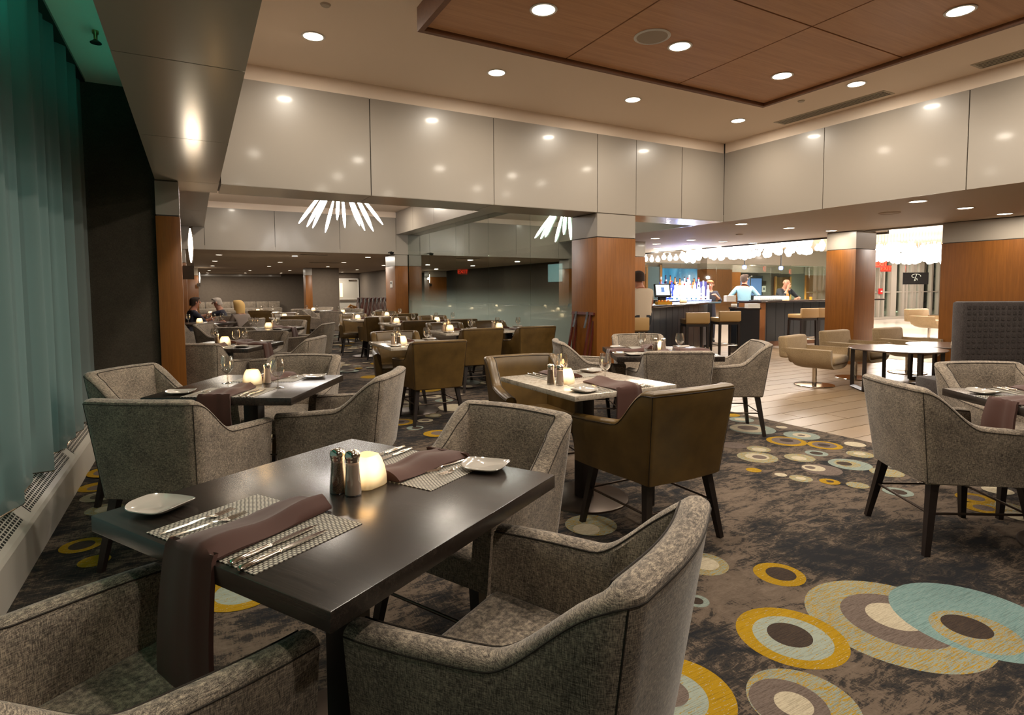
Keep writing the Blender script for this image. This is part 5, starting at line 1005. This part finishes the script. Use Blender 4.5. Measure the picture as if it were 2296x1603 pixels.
# ------------------------------------------------------------------ people
SKIN = mat('skin', (.50, .235, .15, 1), .55); SKIN2 = mat('skin_tanned', (.42, .17, .10, 1), .55)
def person(label, loc, rotz, J, mats, hair=None, face=0, hairlen=0, group=None, s=1):
    """J: joint positions; the body is one skinned surface, materials split by the limb each face lies on."""
    root = thing('person', label, 'person', loc, rotz); root.scale = (s, s, s)
    V, E, RD, TAG = [], [], [], []
    def add(p, r, par=None, tag='shirt'):
        V.append(Vector(p)); RD.append(r); TAG.append(tag)
        if par is not None: E.append((par, len(V)-1))
        return len(V)-1
    pel = add(J['pelvis'], .13, None, 'pants'); P = Vector(J['pelvis']); C = Vector(J['chest']); NK = Vector(J['neck']); HD = Vector(J['head'])
    w = add(P*.6+C*.4, .135, pel); c = add(C, .155, w); n0 = add(C*.35+NK*.65, .10, c); n1 = add(NK, .060, n0, 'skin')
    hx = add(HD-Vector((0, 0, .055)), .070, n1, 'skin'); h2 = add(HD+Vector((0, -.008, .02)), .086, hx, 'skin'); h3 = add(HD+Vector((0, -.012, .085)), .060, h2, 'skin')
    side = J.get('right', Vector((1, 0, 0)))
    for sg, k in ((1, 'r'), (-1, 'l')):
        sh = C+Vector(side)*(.165*sg)+(NK-C)*.42; el, wr, hd = Vector(J['elbow_'+k]), Vector(J['wrist_'+k]), Vector(J['hand_'+k]); sl = J.get('sleeve', 1.0)
        a = add(sh, .072, c); a2 = add(sh.lerp(el, .45), .056, a); e = add(el, .046, a2, 'shirt' if sl > .45 else 'skin'); f = add(el.lerp(wr, .5), .042, e, 'shirt' if sl > .8 else 'skin'); ww = add(wr, .029, f, 'skin'); pm_ = add(hd, .036, ww, 'skin')
        dr_ = (hd-wr).normalized(); sd = dr_.cross(Vector((0, 0, 1))); sd = sd.normalized() if sd.length > .1 else Vector((1, 0, 0)); up = sd.cross(dr_)
        for q in range(4):
            o = hd+sd*(-.027+.018*q); ln = (.055, .072, .078, .066)[q]; k1 = add(o+dr_*.045, .0095, pm_, 'skin'); k2 = add(o+dr_*(.045+ln*.55)-up*.012, .009, k1, 'skin'); add(o+dr_*(.045+ln*.8)-up*.035, .008, k2, 'skin')
        th = add(hd-dr_*.015+sd*(.045*sg), .011, pm_, 'skin'); add(hd+dr_*.030+sd*(.055*sg)-up*.01, .0095, th, 'skin')
        hp = add(P+Vector(side)*(.09*sg)-Vector((0, 0, .03)), .105, pel, 'pants'); kn = Vector(J['knee_'+k]); an = Vector(J['ankle_'+k]); k1 = add(Vector(V[hp]).lerp(kn, .5), .085, hp, 'pants'); k2 = add(kn, .062, k1, 'pants'); k3 = add(kn.lerp(an, .45), .056, k2, 'pants'); k4 = add(an, .042, k3, 'pants')
        fw = (kn-Vector(V[hp])); fw.z = 0; fw = fw.normalized() if fw.length > .1 else Vector((0, 1, 0)); t1 = add(an+fw*.09-Vector((0, 0, .045)), .038, k4, 'shoe'); add(an+fw*.18-Vector((0, 0, .052)), .030, t1, 'shoe')
    me = bpy.data.meshes.new('body'); me.from_pydata([tuple(v) for v in V], E, []); o = bpy.data.objects.new('body_tmp', me); COL.objects.link(o)
    o.modifiers.new('skin', 'SKIN'); sub = o.modifiers.new('sub', 'SUBSURF'); sub.levels = 2
    for i, sv in enumerate(me.skin_vertices[0].data): sv.radius = (RD[i], RD[i]*(.78 if i in (w, c, pel) else 1)); sv.use_root = (i == pel)
    dg = bpy.context.evaluated_depsgraph_get(); bm2 = bpy.data.meshes.new_from_object(o.evaluated_get(dg)); bpy.data.objects.remove(o)
    order = ['shirt', 'skin', 'pants', 'shoe']; bm2.materials.clear()
    for k in order: bm2.materials.append(mats.get(k, M['black']))
    segs = [(V[a], V[b], TAG[b]) for a, b in E]
    for p in bm2.polygons:
        best = min(segs, key=lambda q: (lambda ab, ap: (ap-ab*max(0, min(1, ap.dot(ab)/max(ab.dot(ab), 1e-9)))).length_squared)(q[1]-q[0], p.center-q[0])); p.material_index = order.index(best[2])
    bm2.polygons.foreach_set('use_smooth', [True]*len(bm2.polygons)); bm2.name = 'body'; link('body', bm2, root)
    # face and hair, in head space
    hrot = Matrix.Rotation(R(face), 3, 'Z'); tilt = Matrix.Rotation(R(J.get('nod', 0)), 3, 'X')
    def hp_(v): return HD+hrot @ (tilt @ Vector(v))
    nz = MB(); nz.prism(hp_((0, .078, .035)), hp_((0, .102, -.012)), .008, .016, 6); nz.tube([hp_((-.024, .078, -.045)), hp_((0, .086, -.047)), hp_((.024, .078, -.045))], [.004, .0055, .004], 6)
    for sg in (-1, 1): nz.lathe([(.001, -.03), (.016, -.022), (.02, 0), (.016, .022), (.001, .03)], 8, hp_((sg*.084, -.005, .0)))
    link('face_features', nz.mesh('face_features', mats['skin'], 60), root)
    ey = MB()
    for sg in (-1, 1): ey.lathe([(.001, -.007), (.007, -.005), (.009, 0), (.007, .005), (.001, .007)], 10, hp_((sg*.028, .068, .020)))
    link('eyes', ey.mesh('eyes', M['black'], 60), root)
    if hair:
        rows = []; 
        for i in range(9):
            el = -1+i/8.0*1.0; r_ = []
            for j in range(20):
                a = 2*math.pi*j/20; fr_ = math.sin(a)       # +1 is the face side
                low = (.072 if fr_ > .45 else (-.005-hairlen*.9 if fr_ > -.1 else -.060-hairlen)); u = i/8; z = .118*math.cos(u*math.pi/2)+low*(1-math.cos(u*math.pi/2)); rad = .098*math.sin(min(1, u*1.55)*math.pi/2)*(1+(1.6*hairlen*math.sin(u*2.6)))
                r_.append(tuple(hp_((rad*math.cos(a)*.94, rad*fr_*1.02-.010, z))))
            rows.append(r_)
        link('hair', MB().grid(rows, close=True).mesh('hair', hair, 70), root)
    return root
def seated(lean=0, z=.50, arms=((.25, .22, .72), (.10, .40, .76)), armsl=None, **k):
    l = math.tan(R(lean)); J = dict(pelvis=(0, 0, z+.06), chest=(0, l*.34, z+.42), neck=(0, l*.55+.01, z+.60), head=(0, l*.63+.03, z+.715))
    ar = arms; al = armsl or arms
    J.update(elbow_r=ar[0], wrist_r=ar[1], hand_r=tuple(ar[1][i]+(.02, .07, 0)[i]*(1 if i else -1) for i in range(3)), elbow_l=(-al[0][0], al[0][1], al[0][2]), wrist_l=(-al[1][0], al[1][1], al[1][2]), hand_l=(-al[1][0]+.02, al[1][1]+.07, al[1][2]))
    J.update(knee_r=(.12, .42, z+.02), knee_l=(-.12, .42, z+.02), ankle_r=(.13, .44, .09), ankle_l=(-.13, .44, .09)); J.update(k); return J
cl_ = lambda n, c: mat(n, c, .85)
NAVY, GREYT, PALE, BLUE, DK, SUIT, PANT = cl_('navy_sweater', (.016, .014, .026, 1)), cl_('grey_top', (.21, .165, .135, 1)), cl_('pale_tee', (.44, .35, .26, 1)), cl_('blue_shirt', (.24, .42, .50, 1)), cl_('charcoal_sweater', (.022, .027, .032, 1)), cl_('dark_suit', (.035, .035, .05, 1)), cl_('dark_trousers', (.018, .019, .024, 1))
BROWNH, GREYH, BLONDE, REDH = cl_('dark_brown_hair', (.035, .018, .010, 1)), cl_('grey_hair', (.42, .36, .31, 1)), cl_('blonde_hair', (.66, .42, .15, 1)), cl_('ginger_hair', (.40, .15, .05, 1))
p = at(424, 690, 11.9); person('seated man in dark navy sweater half hidden by the left pillar', (p.x, p.y, 0), R(-75), seated(8, .40, ((.26, .26, .66), (.16, .50, .78))), {'shirt': NAVY, 'skin': SKIN2, 'pants': PANT}, BROWNH)
p = at(510, 690, 12.9); person('grey haired man in dark tee reaching across the table', (p.x, p.y, 0), R(78), seated(16, .38, ((.27, .22, .64), (.2, .42, .76)), ((.10, .45, .80), (.02, .72, .77)), sleeve=.4, nod=-12), {'shirt': NAVY, 'skin': SKIN, 'pants': PANT}, GREYH)
p = at(541, 700, 11.6); person('blonde woman in a grey top seated with her back to us', (p.x, p.y, 0), R(38), seated(3, .34, ((.22, .12, .56), (.12, .34, .74))), {'shirt': GREYT, 'skin': SKIN, 'pants': PANT}, BLONDE, hairlen=.09)
p = at(1438, 690, 8.95); person('man in a pale tee leaning on the bar, seen from behind', (p.x, p.y, 0), R(-20), seated(9, .80, ((.27, .30, 1.08), (.14, .50, 1.10)), ((.24, .26, 1.08), (.10, .48, 1.10)), sleeve=.4, ankle_r=(.12, .30, .36), ankle_l=(-.12, .30, .36), nod=-6), {'shirt': PALE, 'skin': SKIN2, 'pants': PANT}, BROWNH, s=1.0)
stand = lambda **k: dict(dict(pelvis=(0, 0, .92), chest=(0, .02, 1.27), neck=(0, .03, 1.45), head=(0, .05, 1.575), elbow_r=(.28, -.02, 1.10), wrist_r=(.26, .18, 1.02), hand_r=(.25, .26, 1.02), elbow_l=(-.28, -.02, 1.10), wrist_l=(-.26, .18, 1.02), hand_l=(-.25, .26, 1.02), knee_r=(.10, .04, .48), knee_l=(-.10, .04, .48), ankle_r=(.11, .0, .09), ankle_l=(-.11, .0, .09)), **k)
p = at(1669, 650, 13.9); person('barman in a pale blue shirt standing with his back to us', (p.x, p.y, 0), R(-50), stand(elbow_r=(.36, .0, 1.12), wrist_r=(.30, .22, 1.08), hand_r=(.27, .30, 1.08), elbow_l=(-.36, -.02, 1.12), wrist_l=(-.34, .2, 1.06), hand_l=(-.32, .28, 1.05)), {'shirt': BLUE, 'skin': SKIN2, 'pants': PANT}, BROWNH, face=-35)
p = at(1757, 650, 14.8); person('bald man in charcoal sweater leaning on the bar, hand at his face', (p.x, p.y, 0), R(165), stand(pelvis=(0, -.18, .90), chest=(.02, .05, 1.22), neck=(.05, .12, 1.38), head=(.07, .19, 1.49), elbow_r=(.26, .30, 1.10), wrist_r=(.12, .30, 1.32), hand_r=(.09, .28, 1.40), elbow_l=(-.36, .10, 1.10), wrist_l=(-.20, .34, 1.10), hand_l=(-.10, .38, 1.10), knee_r=(.1, -.1, .48), knee_l=(-.1, -.1, .48), ankle_r=(.1, -.2, .09), ankle_l=(-.1, -.2, .09), nod=-14), {'shirt': DK, 'skin': SKIN, 'pants': PANT}, None)
p = at(1590, 650, 14.6); person('man in a dark suit reading a blue menu behind the bottles', (p.x, p.y, 0), R(140), stand(pelvis=(0, 0, .86), chest=(0, .04, 1.17), neck=(0, .07, 1.33), head=(0, .12, 1.445), elbow_r=(.27, .10, 1.02), wrist_r=(.16, .30, 1.16), hand_r=(.12, .36, 1.18), elbow_l=(-.27, .10, 1.02), wrist_l=(-.12, .32, 1.18), hand_l=(-.08, .38, 1.2), nod=-10), {'shirt': SUIT, 'skin': SKIN, 'pants': SUIT}, REDH)
p = at(1570, 647, 14.0); mn = thing('menu_folder', 'open blue menu folder held by the suited man', 'menu', p, R(-30)); cov = mat('blue_menu_cover', (.045, .045, .20, 1), .5)
for s in (-1, 1): link('menu_cover', MB().box(0, s*.17, -.006, .006, -.17, .17).mesh('menu_cover', cov), mn, rotz=R(14*s)); link('menu_page', MB().box(.01*s, s*.16, .006, .010, -.16, .16).mesh('menu_page', M['paper']), mn, rotz=R(14*s))
